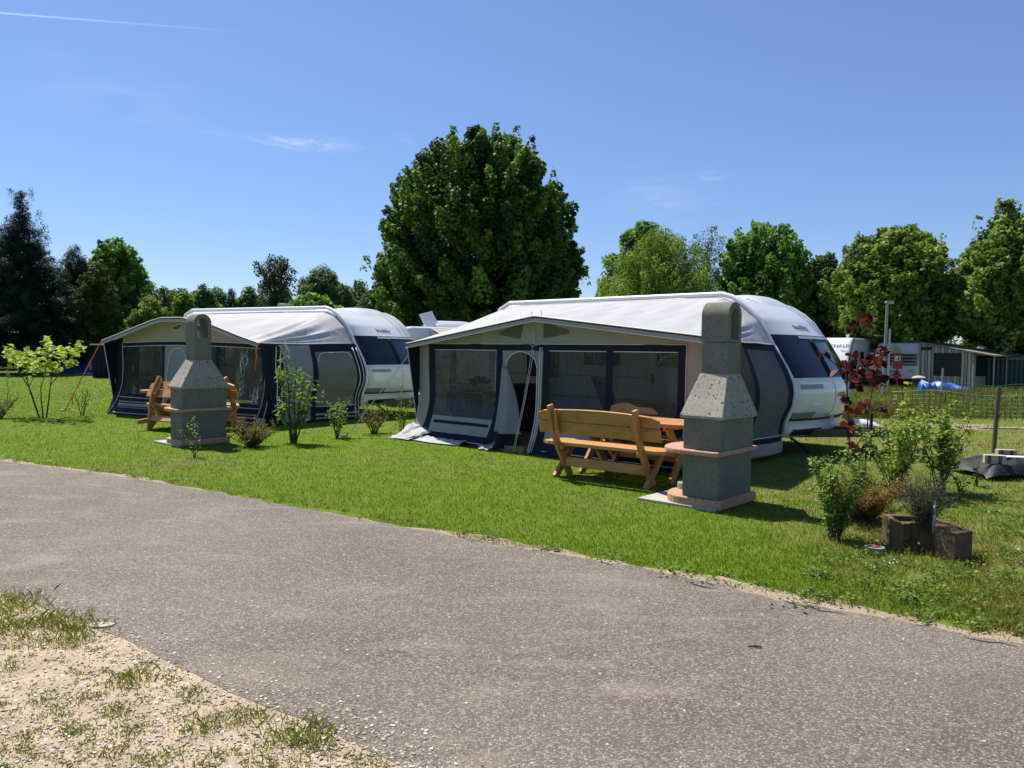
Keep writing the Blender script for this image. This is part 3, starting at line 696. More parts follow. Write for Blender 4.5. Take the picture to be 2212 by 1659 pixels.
    mb = MB(); mb.lathe([(.03, -.035), (.115, -.03), (.125, 0), (.115, .03), (.03, .035)], n=18, M=Matrix.Translation(Q(6.75, .93, .125)) @ Matrix.Rotation(PI/2, 4, 'X')); mb.tube([Q(6.75, .93, .1), Q(6.75, .98, .7)], .025, 8); mb.build('jockey_wheel', MT['rubber'], db, smooth='auto')
    for s in (.25, CW-.25):
        mb = MB(); mb.lathe([(.10, -.09), (.31, -.09), (.33, -.05), (.33, .05), (.31, .09), (.10, .09)], n=24, M=Matrix.Translation(Q(2.4, s, .33)) @ Matrix.Rotation(PI/2, 4, 'X')); mb.build('wheel', MT['rubber'], root, smooth='auto')
    # side wall seen inside the awning: door and windows
    for (u0, u1, z0, z1) in ((.55, 1.35, 1.10, 1.85), (1.95, 2.75, 1.35, 1.78), (4.35, 5.0, 1.15, 1.75)):
        mb = MB(); mb.box(Q((u0+u1)/2, -.012, (z0+z1)/2), (u1-u0, .03, z1-z0)); f = mb.build('side_window', MT['black'], root, bevel=.01)
        mb = MB(); mb.box(Q((u0+u1)/2, -.026, (z0+z1)/2), (u1-u0-.09, .01, z1-z0-.09)); mb.build('pane', MT['glass'], f)
    mb = MB(); mb.box(Q(3.75, -.014, 1.22), (.70, .03, 1.82)); d = mb.build('door', MT['white_gel'], root, bevel=.02)
    mb = MB(); mb.box(Q(3.75, -.035, 1.62), (.42, .012, .55)); mb.build('door_window', MT['glass'], d, bevel=.01)
    mb = MB(); mb.box(Q(3.46, -.045, 1.15), (.05, .03, .16)); mb.build('handle', MT['black'], d, bevel=.008)
    mb = MB(); mb.box(Q(1.7, -.006, .75), (3.3, .008, .018)); mb.box(Q(1.7, -.006, 1.15), (3.3, .008, .012)); mb.build('trim_line', MT['greyband'], root)
    # rail along the awning edge
    rp = [(back+.05, 1.75), (back+.06, 2.1), (back+.16, 2.43), (back+.42, 2.55), (4.73, 2.545), (4.9, 2.495), (5.05, 2.40), (5.2, 2.285), (5.36, 2.13), (5.6, 1.73), (5.82, 1.38), (5.93, 1.17), (5.96, 1.0), (5.94, .82), (5.83, .58), (5.79, .34)]
    mb = MB(); mb.tube([Q(u, -.03, z) for u, z in rp], [.032 if z < 1.75 else .042 for u, z in rp], 8); mb.build('awning_rail', MT['rail'], root, smooth=True)
    # lettering on the cap
    tz, tt = 2.13, 1.0
    cu = bpy.data.curves.new('lettering', 'FONT'); cu.body = 'Hobby'; cu.size = text_size; cu.align_x = 'CENTER'; cu.extrude = .002
    cu.materials.append(MT['text']); o = text_mesh(cu); o.parent = root
    zc = np.linspace(2.5, 1.9, 121); P_ = np.array([[nose_u(z)+bulge(tt, z), z] for z in zc]); arc = np.concatenate([[0], np.cumsum(np.hypot(*np.diff(P_, axis=0).T))]); a0 = float(np.interp(-(tz-.14), -zc, arc))
    for vtx in o.data.vertices:
        z = float(np.interp(a0-vtx.co.y, arc, zc)); t = tt+vtx.co.x; vtx.co = Q(nose_u(z)+bulge(t, z)+.006+vtx.co.z, t, roofz(t, z)+.004)
    return root

caravan(FR, 0.0, -.35, 'caravan', 'white touring caravan with navy windscreen band behind the near awning and chimney barbecue', None, .185)
caravan(FL, -.28, -.35, 'caravan', 'white touring caravan behind the striped navy awning and the far barbecue', None, .185)

# ------------------------------------------------------------------ awnings
def awning(fr, name, label, Ln, zc0, zp, zc1, railN, frontN, wrinkle):
    root = empty(name, fr.P(0, 0, 0), fr.ang, label, 'awning')
    return root
def resamp(nodes, ss):
    a = np.array(nodes, float); return [np.array([np.interp(s, a[:, 0], a[:, k]) for k in range(1, a.shape[1])]) for s in ss]
def roof_surface(root, Rn, Fn, amp, folds, seed):
    ss = np.linspace(0, 1, 120); R = resamp(Rn, ss); Fp = resamp(Fn, ss); r = np.random.default_rng(seed); ph = r.random(8)*6
    rows = []
    for j, t in enumerate(np.linspace(0, 1, 26)):
        row = []
        for i, s in enumerate(ss):
            u = Fp[i][0]*(1-t)+R[i][0]*t; v = -.30*(1-t)+2.30*t; z = Fp[i][1]*(1-t)+R[i][1]*t
            z -= .045*sin(PI*t)*min(1, 6*min(s, 1-s)+.2)
            z += amp*sin(PI*t)*(.5*sin(9*u+4*t+ph[0])+.5*sin(17*u-6*t+ph[1])*t)
            for (s0, wds, k, f) in folds:   # radiating creases
                g = exp(-((s-s0)/wds)**2); z += k*g*sin(f*s+ph[2]+2*t)*sin(PI*min(1, t*1.2))
            row.append((u, v, z))
        rows.append(row)
    mb = MB(); mb.grid(rows); o = mb.build('roof', MT['roof_fab'], root, smooth=True)
    # valance with stripes hanging from the front edge
    fr_ = rows[0]
    vp = [(p[0], p[1]-.004, p[2]) for p in fr_]
    def band(a, b, m, nm, off):
        mb = MB(); mb.grid([[(p[0], p[1]-off-.02*a, p[2]-a) for p in vp], [(p[0], p[1]-off-.02*b, p[2]-b) for p in vp]]); return mb.build(nm, m, o, smooth=True)
    band(.0, .022, MT['navy'], 'valance_edge', .002); band(.022, .075, MT['wall_fab'], 'valance', .0)
    mb = MB(); mb.tube([(p[0], p[1]-.006, p[2]-.077) for p in vp], .007, 5); mb.tube([(p[0], p[1], p[2]+.004) for p in vp], .009, 5); mb.build('valance_piping', MT['pipe'], o, smooth=True)
    # short hem over the side, grey with white piping
    e1 = [rows[j][-1] for j in range(len(rows))]
    mb = MB(); mb.tube([(p[0]+.004, p[1], p[2]) for p in e1], .008, 5); mb.build('hem_piping', MT['pipe'], o, smooth=True)
    return o
def flare(z, k=.24, z0=.85): return -k*(1-z/z0)**2 if z < z0 else 0.
def W(u, z, off=0.):
    rip = .012*sin(5.3*u+2*z)+.008*sin(11*u-3*z)
    return (u, flare(max(z, 0))-off+rip, max(z, .004))
def panel(root, name, m, u0, u1, z0, z1, off=0., smooth=True, nu=None, parent=None):
    """u0,u1,z0,z1 may be functions: z of u, u of z"""
    fu = lambda a, z: a(z) if callable(a) else a
    nu = nu or 8; nz = 10; rows = []
    for j in range(nz+1):
        row = []
        for i in range(nu+1):
            k = i/nu
            um = (fu(u0, .8)*(1-k)+fu(u1, .8)*k)
            za = z0(um) if callable(z0) else z0; zb = z1(um) if callable(z1) else z1
            z = za+(zb-za)*j/nz; u = fu(u0, z)*(1-k)+fu(u1, z)*k
            row.append(W(u, z, off))
        rows.append(row)
    mb = MB(); mb.grid(rows); return mb.build(name, m, parent or root, smooth=smooth)
def pipe(root, pts, r=.006, off=.012, name='piping', m='pipe'):
    mb = MB()
    P = [np.array(p) for p in pts]; Q_ = []
    for a, b in zip(P[:-1], P[1:]): Q_ += [a+(b-a)*k/6 for k in range(6)]
    Q_.append(P[-1]); mb.tube([W(q[0], q[1], off) for q in Q_], r, 5); return mb.build(name, MT[m], root, smooth=True)

# ---- near awning
root = empty('awning', FR.P(0, 0, 0), FR.ang, 'pale grey awning with open arched door and clear windows, white flap lying on grass', 'awning')
Rn = [(0, -.34, 1.73), (.06, -.30, 2.1), (.10, -.12, 2.43), (.16, .40, 2.50), (.78, 4.72, 2.50), (.83, 5.02, 2.38), (.88, 5.34, 2.12), (1, 5.585, 1.74)]
Fn = [(0, -.01, 1.70), (.10, .0, 1.70), (.13, .12, 1.715), (.46, 2.96, 2.12), (.47, 3.02, 2.12), (.78, 5.72, 1.82), (.86, 5.95, 1.79), (1, 5.97, 1.785)]
roofN = roof_surface(root, Rn, Fn, .020, [(.86, .07, .034, 130), (.55, .10, .022, 75), (.25, .10, .016, 60)], 4)
zt = lambda u: float(np.interp(u, [0, .05, 2.97, 5.72], [1.745, 1.745, 2.135, 1.855]))-.012
zt2 = lambda u: zt(u)
# window / door layout along the front
H0, H1 = 1.60, 1.70
panel(root, 'edge_panel', MT['wall_fab'], .0, lambda z: .28-.06*max(0, 1-z/.8)**2, 0.03, zt, 0)
panel(root, 'gable', MT['wall_fab'], .28, 5.41, H1, zt, 0, nu=40)
for sx in (-1, 1):
    c = 2.66+sx*.10; poly = [(c, 1.80), (c+sx*.06, 1.80), (c+sx*.52, 1.86), (c+sx*.50, 1.92), (c+sx*.06, 2.03), (c, 2.045)] if sx > 0 else [(2.46, 1.80), (2.52, 2.03), (2.40, 2.02), (2.0, 1.90), (1.98, 1.855), (2.40, 1.79)]
    if sx > 0: poly = [(p[0]+.16, p[1]) for p in poly]
    mb = MB(); mb.add([W(u, z, .008) for u, z in poly], [tuple(range(len(poly)))]); mb.build('gable_vent', MT['mesh'], root, thick=.004)
panel(root, 'header_band', MT['navy'], .28, 5.42, H0, H1, .004, nu=40)
pipe(root, [(.28, H1+.004), (5.42, H1+.004)]); 
A0 = lambda z: .28-.10*max(0, 1-z/.8)**2; A1 = lambda z: .44-.05*max(0, 1-z/.8)**2
B0 = lambda z: 1.93-.10*max(0, 1-z/.9)**2; B1 = lambda z: 2.06-.10*max(0, 1-z/.9)**2
panel(root, 'navy_post', MT['navy'], A0, A1, .16, H0, .004)
panel(root, 'navy_post', MT['navy'], B0, B1, .0, H0, .004)
w1 = panel(root, 'window', MT['pvc'], A1, B0, .45, H0, -.002, nu=14); pipe(w1, [(.44, H0), (1.93, H0)], .007, name='window_piping')
lw = panel(root, 'lower_panel', MT['wall_fab'], A1, B0, .17, .45, .0, nu=14)
panel(root, 'lower_stripe', MT['navy'], .50, 1.84, .325, .375, .006, nu=14, parent=lw)
panel(root, 'skirt', MT['navy'], .12, 2.32, .0, .17, .006, nu=20); pipe(root, [(.75, .075), (1.5, .06), (2.30, .055)], .008)
# door bay: fabric around the arch, open doorway
D0, D1 = 2.13, 2.82; DM = (D0+D1)/2; DR = (D1-D0)/2
arch = lambda u: 1.33+.255*sqrt(max(0, 1-((u-DM)/DR)**2))
panel(root, 'door_surround', MT['blue_fab'], D0, D1, arch, H0, .0, nu=24)
panel(root, 'door_surround', MT['blue_fab'], 2.06, D0, .0, H0, .0, nu=4)
panel(root, 'door_surround', MT['wall_fab'], D1, 2.93, .0, H0, .0, nu=4)
pipe(root, [(u, arch(u)) for u in np.linspace(D0, D1, 17)], .009, name='door_piping'); pipe(root, [(2.87, 1.66), (2.87, .03)], .009, name='door_piping'); pipe(root, [(2.91, 1.66), (2.91, .03)], .006, name='door_piping')
pipe(root, [(D1, 1.33), (D1, .03)], .009, name='door_piping')
C0 = lambda z: 2.93-.04*max(0, 1-z)**2; C1 = lambda z: 3.06-.02*max(0, 1-z)**2
panel(root, 'navy_post', MT['navy'], C0, C1, .0, H0, .004)
panel(root, 'navy_post', MT['navy'], 4.13, 4.25, .5, H0, .004); panel(root, 'navy_post', MT['navy'], 5.31, 5.42, .0, H0, .004)
for a, b in ((3.06, 4.13), (4.25, 5.31)):
    q = panel(root, 'window', MT['pvc2'], a, b, .60, H0, -.002, nu=14); pipe(q, [(a, H0), (b, H0)], .007, name='window_piping')
panel(root, 'lower_band', MT['navy'], 3.06, 5.31, .47, .60, .0, nu=24)
panel(root, 'lower_panel', MT['wall_fab'], 3.06, 5.31, .20, .47, .0, nu=24)
panel(root, 'skirt', MT['navy'], 2.86, 5.72, .0, .20, .006, nu=24); pipe(root, [(3.1, .07), (5.7, .07)], .007)
panel(root, 'edge_panel', MT['cream_fab'], 5.42, 5.74, .0, zt, .0); pipe(root, [(5.43, 1.75), (5.43, .03)])
# side wings from the roof corner back to the wall
for u, m in ((-.005, 'navy'), (5.745, 'cream_fab')):
    mb = MB(); zz = np.linspace(0, 1, 9); du = .0 if u < 1 else .2
    mb.grid([[(u+du*k*q*.9, -.29*k*q-.0+flare(1.70*q)*(1-k), .01+1.70*q) for k in np.linspace(0, 1, 5)] for q in zz]); mb.build('corner_wing', MT[m], root, smooth=True)
mb = MB(); mb.tube([(-.005, -.29*q+flare(1.7*q)*0, .01+1.70*q) for q in np.linspace(0, 1, 8)], .006, 5); mb.build('wing_piping', MT['pipe'], root)
# door flap gathered to the left of the doorway
rows = []
for j in range(25):
    z = 1.33*(1-j/24); row = []
    wdt = .10+.50*(j/24)**.8 if j < 19 else .60-.10*(j-18)/6
    for i in range(15):
        k = i/14; row.append((2.10-.06*(j/24)+wdt*k-.05*(j/24), -.03-.16*sin(PI*k)*(.3+.7*j/24)-.05*sin(k*9+j*.16)*(.3+j/24)+flare(z)*.9, max(z, .05)))
    rows.append(row)
mb = MB(); mb.grid(rows[:20]); fl = mb.build('door_flap', MT['blue_fab'], root, smooth=True, thick=.006)
mb = MB(); mb.grid([[(p[0], p[1]-.01, p[2]) for p in r_] for r_ in rows[19:]]); mb.build('flap_skirt', MT['navy'], fl, smooth=True, thick=.006)
mb = MB(); mb.tube([rows[j][-1] for j in range(20)], .008, 5); mb.build('flap_piping', MT['rubber'], fl, smooth=True)
# white ground flap thrown out over the grass
def crumple(name, P0, P1, Q0, Q1, nx, ny, amp, seed, m):
    r = np.random.default_rng(seed); ph = r.random(6)*6; rows = []
    for j in range(ny+1):
        b = j/ny; row = []
        for i in range(nx+1):
            a = i/nx; p = (np.array(P0)*(1-a)+np.array(P1)*a)*(1-b)+(np.array(Q0)*(1-a)+np.array(Q1)*a)*b
            hgt = amp*(abs(sin(11*a+3*b+ph[0]))*.6+abs(sin(23*a-5*b+ph[1]))*.4)*sin(PI*min(1, b*1.15+.05))+.02
            row.append((p[0]+.02*sin(14*b+ph[2]), p[1]+.03*sin(9*a+ph[3]), p[2]+hgt))
        rows.append(row)
    mb = MB(); mb.grid(rows); return mb.build(name, m, root, smooth=True, thick=.004)
a = FR.front(905, 915); 
crumple('ground_flap', (-.02, .02, .30), (.55, -.10, .13), (-.20, -.42, .0), (.30, -.50, .0), 26, 10, .045, 3, MT['roof_fab'])
crumple('ground_flap', (-.10, -.25, .05), (1.55, -.22, .03), (-.22, -.50, .0), (1.40, -.42, .0), 40, 8, .06, 8, MT['roof_fab'])
crumple('ground_flap', (1.72, -.22, .04), (2.36, -.24, .05), (1.92, -.42, .0), (2.2, -.46, .0), 14, 8, .04, 5, MT['wall_fab'])
# left wall (seen from inside through the clear window) and right wall
def side_wall(root, uf, vr, ur, cols, ztop_f, ztop_r, zb_f, zb_r):
    """cols: list (t0,t1,z0,z1,material,name); t along the wall from front post to rail; z as fraction or metres (negative = from top)"""
    def S(t, z, off=0.):
        v = vr*t; top = ztop_f*(1-t)+ztop_r*t
        z = z if z >= 0 else top+z+1e-6
        z = min(z, top)
        u = uf*(1-t)+ur(z)*t+.02*sin(9*t+3*z)+.012*sin(17*t-2*z); return (u+off, v, z)
    obs = []
    for (t0, t1, z0, z1, m, nm, off) in cols:
        g = lambda a, t: a(t) if callable(a) else a
        mb = MB(); rows = []
        for i in range(13):
            t = t0+(t1-t0)*i/12; za, zb = g(z0, t), g(z1, t); top = ztop_f*(1-t)+ztop_r*t
            za = za if za >= 0 else top+za+1e-6; zb = zb if zb > 0 else top+zb
            rows.append([S(t, za+(zb-za)*j/14, off) for j in range(15)])
        mb.grid(rows); obs.append(mb.build(nm, MT[m], root, smooth=True))
    return S, obs
def rail_u(z): return float(np.interp(z, [.28, .46, .58, .82, 1.0, 1.17, 1.38, 1.73], [5.78, 5.79, 5.82, 5.93, 5.95, 5.92, 5.81, 5.585]))
S, ob = side_wall(root, 5.74, 2.30, rail_u, [
    (.0, .05, .02, -.0, 'navy', 'side_post', .0), (.50, .55, .10, -.0, 'navy', 'side_post', .002),
    (.55, .93, .36, -.10, 'mesh', 'side_mesh', .0), (.93, 1.0, .12, -.0, 'navy', 'side_post', .002),
    (.50, .93, -.10, -.0, 'navy', 'side_header', .002), (.50, 1.0, .27, .36, 'navy', 'side_band', .004), (.50, 1.0, .10, .27, 'wall_fab', 'side_skirt', .006)], 1.80, 1.73, .0, .1)
mb = MB(); mb.tube([S(t, .365, .02) for t in np.linspace(.5, 1, 12)], .008, 5); mb.build('side_piping', MT['pipe'], root, smooth=True); mb = MB(); mb.tube([S(1.0, z, .015) for z in np.linspace(.12, 1.72, 14)], .008, 5); mb.build('side_piping', MT['pipe'], root, smooth=True)
rows = [[(5.66-.10*sin(PI*k/8)-.03*sin(3*q), .40+.72*q+.1*sin(PI*k/8)*q, .55+.95*k/8*(1-.35*q*q)) for k in range(9)] for q in np.linspace(0, 1, 9)]
mb = MB(); mb.grid(rows); mb.build('rolled_side_flap', MT['roof_fab'], root, smooth=True)
S, ob = side_wall(root, .0, 2.30, lambda z: -.32, [
    (.0, .10, .02, -.0, 'navy', 'side_post', .0), (.10, .38, .02, -.0, 'meshbrown', 'side_panel', .0), (.38, .46, .02, -.0, 'navy', 'side_post', .0),
    (.46, .92, .95, -.16, 'roof_fab', 'side_blind', .01), (.46, 1.0, .02, .95, 'meshbrown', 'side_panel', .0), (.46, 1.0, -.16, -.0, 'mesh', 'side_header', .0), (.92, 1., .95, -.16, 'mesh', 'side_header', .0)], 1.73, 1.74, 0, 0)
# frame poles and inner tension cords
mb = MB()
for u, v in ((2.98, .06), (5.70, .06), (.05, .06)): mb.tube([(u, v, .02), (u, v, zt(u)-.03)], .014, 8)
mb.tube([(.05, .06, 1.70), (2.98, .06, zt(2.98)-.04), (5.70, .06, 1.80)], .014, 8); mb.tube([(2.98, .06, zt(2.98)-.04), (2.98, 2.25, 2.44)], .014, 8)
mb.build('frame_pole', MT['steel'], root, smooth=True)
mb = MB(); mb.tube([W(2.76, 1.97, .02), W(2.76, 1.70, .02)], .005, 5); mb.tube([(2.76, -.06, 1.68), (2.72, -.20, .85), (2.62, -.34, .02)], .005, 5); mb.tube([(2.79, -.06, 1.62), (2.745, -.20, .85), (2.65, -.34, .02)], .005, 5)
mb.tube([W(2.68, 1.70, .02), W(2.74, 1.665, .03), W(2.84, 1.70, .02)], .005, 5); mb.build('door_cord', MT['rope'], root, smooth=True)
mb = MB()
for u in (2.93, 3.12): mb.tube([(u, -.28, 2.11), (u, -.29, 2.20)], .004, 5)
mb.build('ridge_pin', MT['black'], root)

# ---- far awning
root = empty('awning', FL.P(0, 0, 0), FL.ang, 'navy and grey striped awning held by orange straps with sagging white roof', 'awning')
Rn = [(0, -.34, 1.73), (.06, -.30, 2.1), (.10, -.05, 2.36), (.16, .45, 2.45), (.78, 4.44, 2.45), (.83, 4.74, 2.35), (.88, 5.06, 2.10), (1, 5.31, 1.72)]
Fn = [(0, -.03, 1.72), (.08, .0, 1.72), (.2, .8, 1.92), (.36, 1.75, 2.16), (.42, 2.1, 2.22), (.50, 2.75, 2.22), (.62, 3.7, 2.06), (.72, 4.5, 1.83), (.80, 4.98, 1.71), (.86, 5.06, 1.69), (1, 5.07, 1.685)]
roof_surface(root, Rn, Fn, .016, [(.86, .08, .05, 95), (.80, .05, .04, 160), (.6, .2, .015, 50)], 11)
zt = lambda u: float(np.interp(u, [0, .8, 1.75, 2.1, 2.75, 3.7, 4.5, 5.0], [1.745, 1.93, 2.15, 2.20, 2.20, 2.06, 1.85, 1.74]))-.015
hb0 = lambda u: 1.57+.055*sin(PI*u/5.0); hb1 = lambda u: 1.66+.055*sin(PI*u/5.0)
panel(root, 'gable', MT['cream_fab'], .33, 4.98, hb1, zt, 0, nu=40)
panel(root, 'edge_panel', MT['navy'], 0, lambda z: .33-.12*max(0, 1-z/.9), .0, zt, 0); pipe(root, [(.33, 1.66), (.33, 1.1), (.26, .7), (.12, .2), (.03, .0)], .008)
mb = MB(); vp_ = [FL.front(*p_) for p_ in ((369.6, 706.4), (394.5, 698.8), (393, 706), (388, 712), (381, 714), (374, 711))]; mb.add([W(u, z, .008) for u, z in vp_], [tuple(range(6))]); mb.build('gable_vent', MT['mesh'], root, thick=.004); pipe(root, vp_+[vp_[0]], .008)
mb = MB(); vp_ = [(2.72, 2.10), (3.12, 2.03), (3.05, 1.97), (2.9, 1.93), (2.78, 1.95), (2.72, 2.02)]; mb.add([W(u, z, .008) for u, z in vp_], [tuple(range(6))]); mb.build('gable_vent', MT['mesh'], root, thick=.004)
panel(root, 'header_band', MT['navy'], .33, 4.98, hb0, hb1, .004, nu=40)
pipe(root, [(u, hb1(u)) for u in np.linspace(.33, 4.98, 14)], .008); pipe(root, [(u, hb0(u)) for u in np.linspace(.33, 4.98, 14)], .008)
E0 = lambda z: .33-.18*max(0, 1-z/.9)
w1 = panel(root, 'window', MT['pvc2'], E0, 1.72, .50, hb0, -.002, nu=14)
panel(root, 'navy_post', MT['navy'], 1.72, 1.80, 0, hb0, .004)
panel(root, 'door', MT['blue_fab'], 1.80, 2.66, .0, hb0, .0, nu=14)
pipe(root, [(1.86, .05), (1.90, 1.0), (1.98, 1.42), (2.12, 1.55), (2.38, 1.56), (2.52, 1.42), (2.60, 1.0), (2.62, .05)], .009, name='door_piping')
panel(root, 'navy_post', MT['navy'], 2.66, 2.76, 0, hb0, .004)
panel(root, 'window', MT['pvc2'], 2.76, 3.46, .42, hb0, -.002, nu=10); panel(root, 'navy_post', MT['navy'], 3.46, 3.56, .4, hb0, .004)
panel(root, 'window', MT['pvc2'], 3.56, 4.86, .42, hb0, -.002, nu=12)
panel(root, 'navy_post', MT['navy'], 4.86, 5.10, 0, lambda u: min(hb0(u), zt(u)), .004)
pipe(root, [(4.97, 1.55), (4.92, .9), (4.86, .05)], .008); pipe(root, [(4.97, 1.55), (5.06, 1.1), (5.06, .05)], .008)
for a, b in ((E0, 1.72), (2.76, 4.86)):
    u0 = .2 if callable(a) else a
    panel(root, 'skirt', MT['navy'], a, b, .0, .50 if u0 < 1 else .42, .0, nu=20)
    for z0, z1 in ((.30, .325), (.215, .275), (.175, .19)) if u0 < 1 else ((.20, .225), (.135, .17)): panel(root, 'skirt_stripe', MT['wall_fab'], u0+.05, b-.03, z0, z1, .008, nu=16)
    pipe(root, [(u0, .42), (b, .40)] if u0 < 1 else [(u0, .36), (b, .34)], .008); pipe(root, [(u0, .06), (b, .06)], .008)
mb = MB(); mb.add([W(u, z, .02) for u, z in ((4.88, .02), (4.90, .16), (5.14, .16), (5.16, .02))], [(0, 1, 2, 3)]); mb.build('maker_label', MT['wall_fab'], root)
mb = MB(); mb.grid([[( -.005, -.29*k*q, .01+1.72*q) for k in np.linspace(0, 1, 5)] for q in np.linspace(0, 1, 9)]); mb.build('corner_wing', MT['navy'], root)
mb = MB(); mb.tube([(-.005, -.29*q, .01+1.72*q) for q in np.linspace(0, 1, 8)], .009, 5); mb.build('wing_piping', MT['pipe'], root)
mb = MB(); mb.grid([[(5.09+.0*k, -.29*k*q, .01+1.68*q) for k in np.linspace(0, 1, 5)] for q in np.linspace(0, 1, 9)]); mb.build('corner_wing', MT['navy'], root)
rl = lambda z: rail_u(z)-.28
S, ob = side_wall(root, 5.10, 2.30, rl, [
    (.0, .13, .0, -.0, 'navy', 'side_post', .0), (.13, .42, .05, -.02, 'blue_fab', 'side_panel', .0), (.42, .47, .05, -.0, 'navy', 'side_post', .002),
    (.47, .90, .36, -.16, 'meshbrown', 'side_blind', .0), (.47, .90, -.16, -.0, 'navy', 'side_header', .002), (.90, 1.0, .05, -.0, 'navy', 'side_post', .002),
    (.47, .90, .0, .36, 'navy', 'side_skirt', .002), (.13, .47, .0, .05, 'navy', 'side_hem', .002), (.47, .93, .15, .19, 'wall_fab', 'side_stripe', .012), (.47, .93, .07, .10, 'wall_fab', 'side_stripe', .012)], 1.66, 1.70, 0, 0)
for t in (.055, .10, .925, .965):
    mb = MB(); mb.tube([S(t+.004*sin(9*z), z, .016) for z in np.linspace(.03, 1.62, 16)], .011, 5); mb.build('side_piping', MT['pipe'], root, smooth=True)
mb = MB(); mb.tube([S(t, .34, .016) for t in np.linspace(.47, .92, 9)], .010, 5); mb.build('side_piping', MT['pipe'], root, smooth=True)
mb = MB(); mb.tube([S(.49, .42, .016), S(.49, 1.38, .016), S(.52, 1.47, .016), S(.56, 1.50, .016), S(.82, 1.52, .016), S(.86, 1.50, .016), S(.89, 1.40, .016)], .009, 5)
mb.build('side_piping', MT['pipe'], root, smooth=True)
S, ob = side_wall(root, .0, 2.30, lambda z: -.32, [(.0, .3, .02, -.0, 'navy', 'side_post', .0), (.3, 1., .02, -.0, 'meshbrown', 'side_panel', .0)], 1.73, 1.74, 0, 0)
mb = MB()
for u in (2.42, 4.95, .05): mb.tube([(u, .06, .02), (u, .06, zt(u)-.05)], .014, 8)
mb.build('frame_pole', MT['steel'], root, smooth=True)

# ------------------------------------------------------------------ furniture inside the awnings
def inside(fr, name, loc, label, cat): return empty(name, fr.P(*loc), fr.ang, label, cat)
o = MB()
for k in range(16): o.box((.35*k-2.6, 0, 0), (.335, 2.05, .05))
q = o.build('wooden_floor', MT['deck']); q.location = FR.P(2.85, 1.15, .07); q.rotation_euler = (0, 0, FR.ang); tag(q, 'brown plank floor inside the pale grey awning, seen through its doorway', 'floor')
mb = MB(); mb.box((0, 0, 0), (.62, .9, .10)); q = mb.build('door_step', MT['deck'], bevel=.005); q.location = FR.P(2.48, -.15, .05); q.rotation_euler = (0, 0, FR.ang); q.scale = (1, .3, 1); tag(q, 'low wooden step in the open doorway of the grey awning', 'step')
u, z = FR.front(960, 828, 1.05); u2, z2 = FR.front(1066, 826, 1.05)
t = inside(FR, 'kitchen_stand', ((u+u2)/2, 1.05, 0), 'black fabric camping kitchen stand behind the first clear window', 'kitchen stand')
wd_ = abs(u2-u); mb = MB(); mb.box((0, 0, .82), (wd_, .5, .03)); mb.build('worktop', MT['greyband'], t, bevel=.004); mb = MB(); mb.box((0, 0, .45), (wd_-.08, .44, .70)); mb.build('cabinet', MT['black'], t, bevel=.01)
for sx in (-1, 1):
    mb = MB(); mb.tube([(sx*(wd_/2-.03), -.2, .06), (sx*(wd_/2-.03), -.2, .82)], .012, 6); mb.build('leg', MT['steel'], t)
t = inside(FR, 'gas_stove', ((u+u2)/2-.12, 1.0, .835), 'white two knob gas stove on the black kitchen stand', 'stove')
mb = MB(); mb.box((0, 0, .06), (.50, .32, .12)); mb.build('body', MT['white'], t, bevel=.015)
for x in (-.02, .14):
    mb = MB(); mb.lathe([(.03, 0), (.03, .03)], n=12, M=Matrix.Translation((x, -.16, .05)) @ Matrix.Rotation(PI/2, 4, 'X')); mb.build('knob', MT['black'], t)
mb = MB(); mb.box((0, 0, .128), (.46, .28, .012)); mb.build('lid', MT['greyband'], t, bevel=.004)
t = inside(FR, 'grill_pan', ((u+u2)/2+.26, 1.12, .97), 'black round pan standing beside the gas stove', 'pan')
mb = MB(); mb.lathe([(.02, 0), (.19, .01), (.23, .07), (.235, .085), (.22, .085)], n=22); mb.build('bowl', MT['black'], t, smooth='auto'); mb = MB(); mb.box((.25, 0, .075), (.10, .04, .02)); mb.build('handle', MT['black'], t)
mb = MB(); mb.box((0, 0, .07), (.16, .16, .13)); mb.build('burner', MT['black'], t); t.children[-1].location.z = -.135
u, z = FR.front(957, 900, .35)
mb = MB(); mb.lathe([(.10, 0), (.12, .02), (.12, .28), (.10, .36), (.05, .40), (.03, .42), (.03, .47)], n=20); q = mb.build('gas_bottle', MT['oldwhite'], smooth='auto'); q.location = FR.P(u+.05, .4, .07); tag(q, 'pale gas bottle low behind the first window of the grey awning', 'gas bottle')
u, z = FR.front(1145, 850, 1.9)
t = inside(FR, 'camping_fridge', (u, 1.85, .095), 'black fridge cabinet just inside the arched doorway', 'fridge')
mb = MB(); mb.box((0, 0, .44), (.58, .55, .88)); mb.build('cabinet', MT['black'], t, bevel=.02); mb = MB(); mb.box((0, -.29, .45), (.54, .03, .82)); d = mb.build('door', MT['black'], t, bevel=.01); mb = MB(); mb.box((.2, -.32, .7), (.03, .03, .2)); mb.build('handle', MT['greymetal'], d)
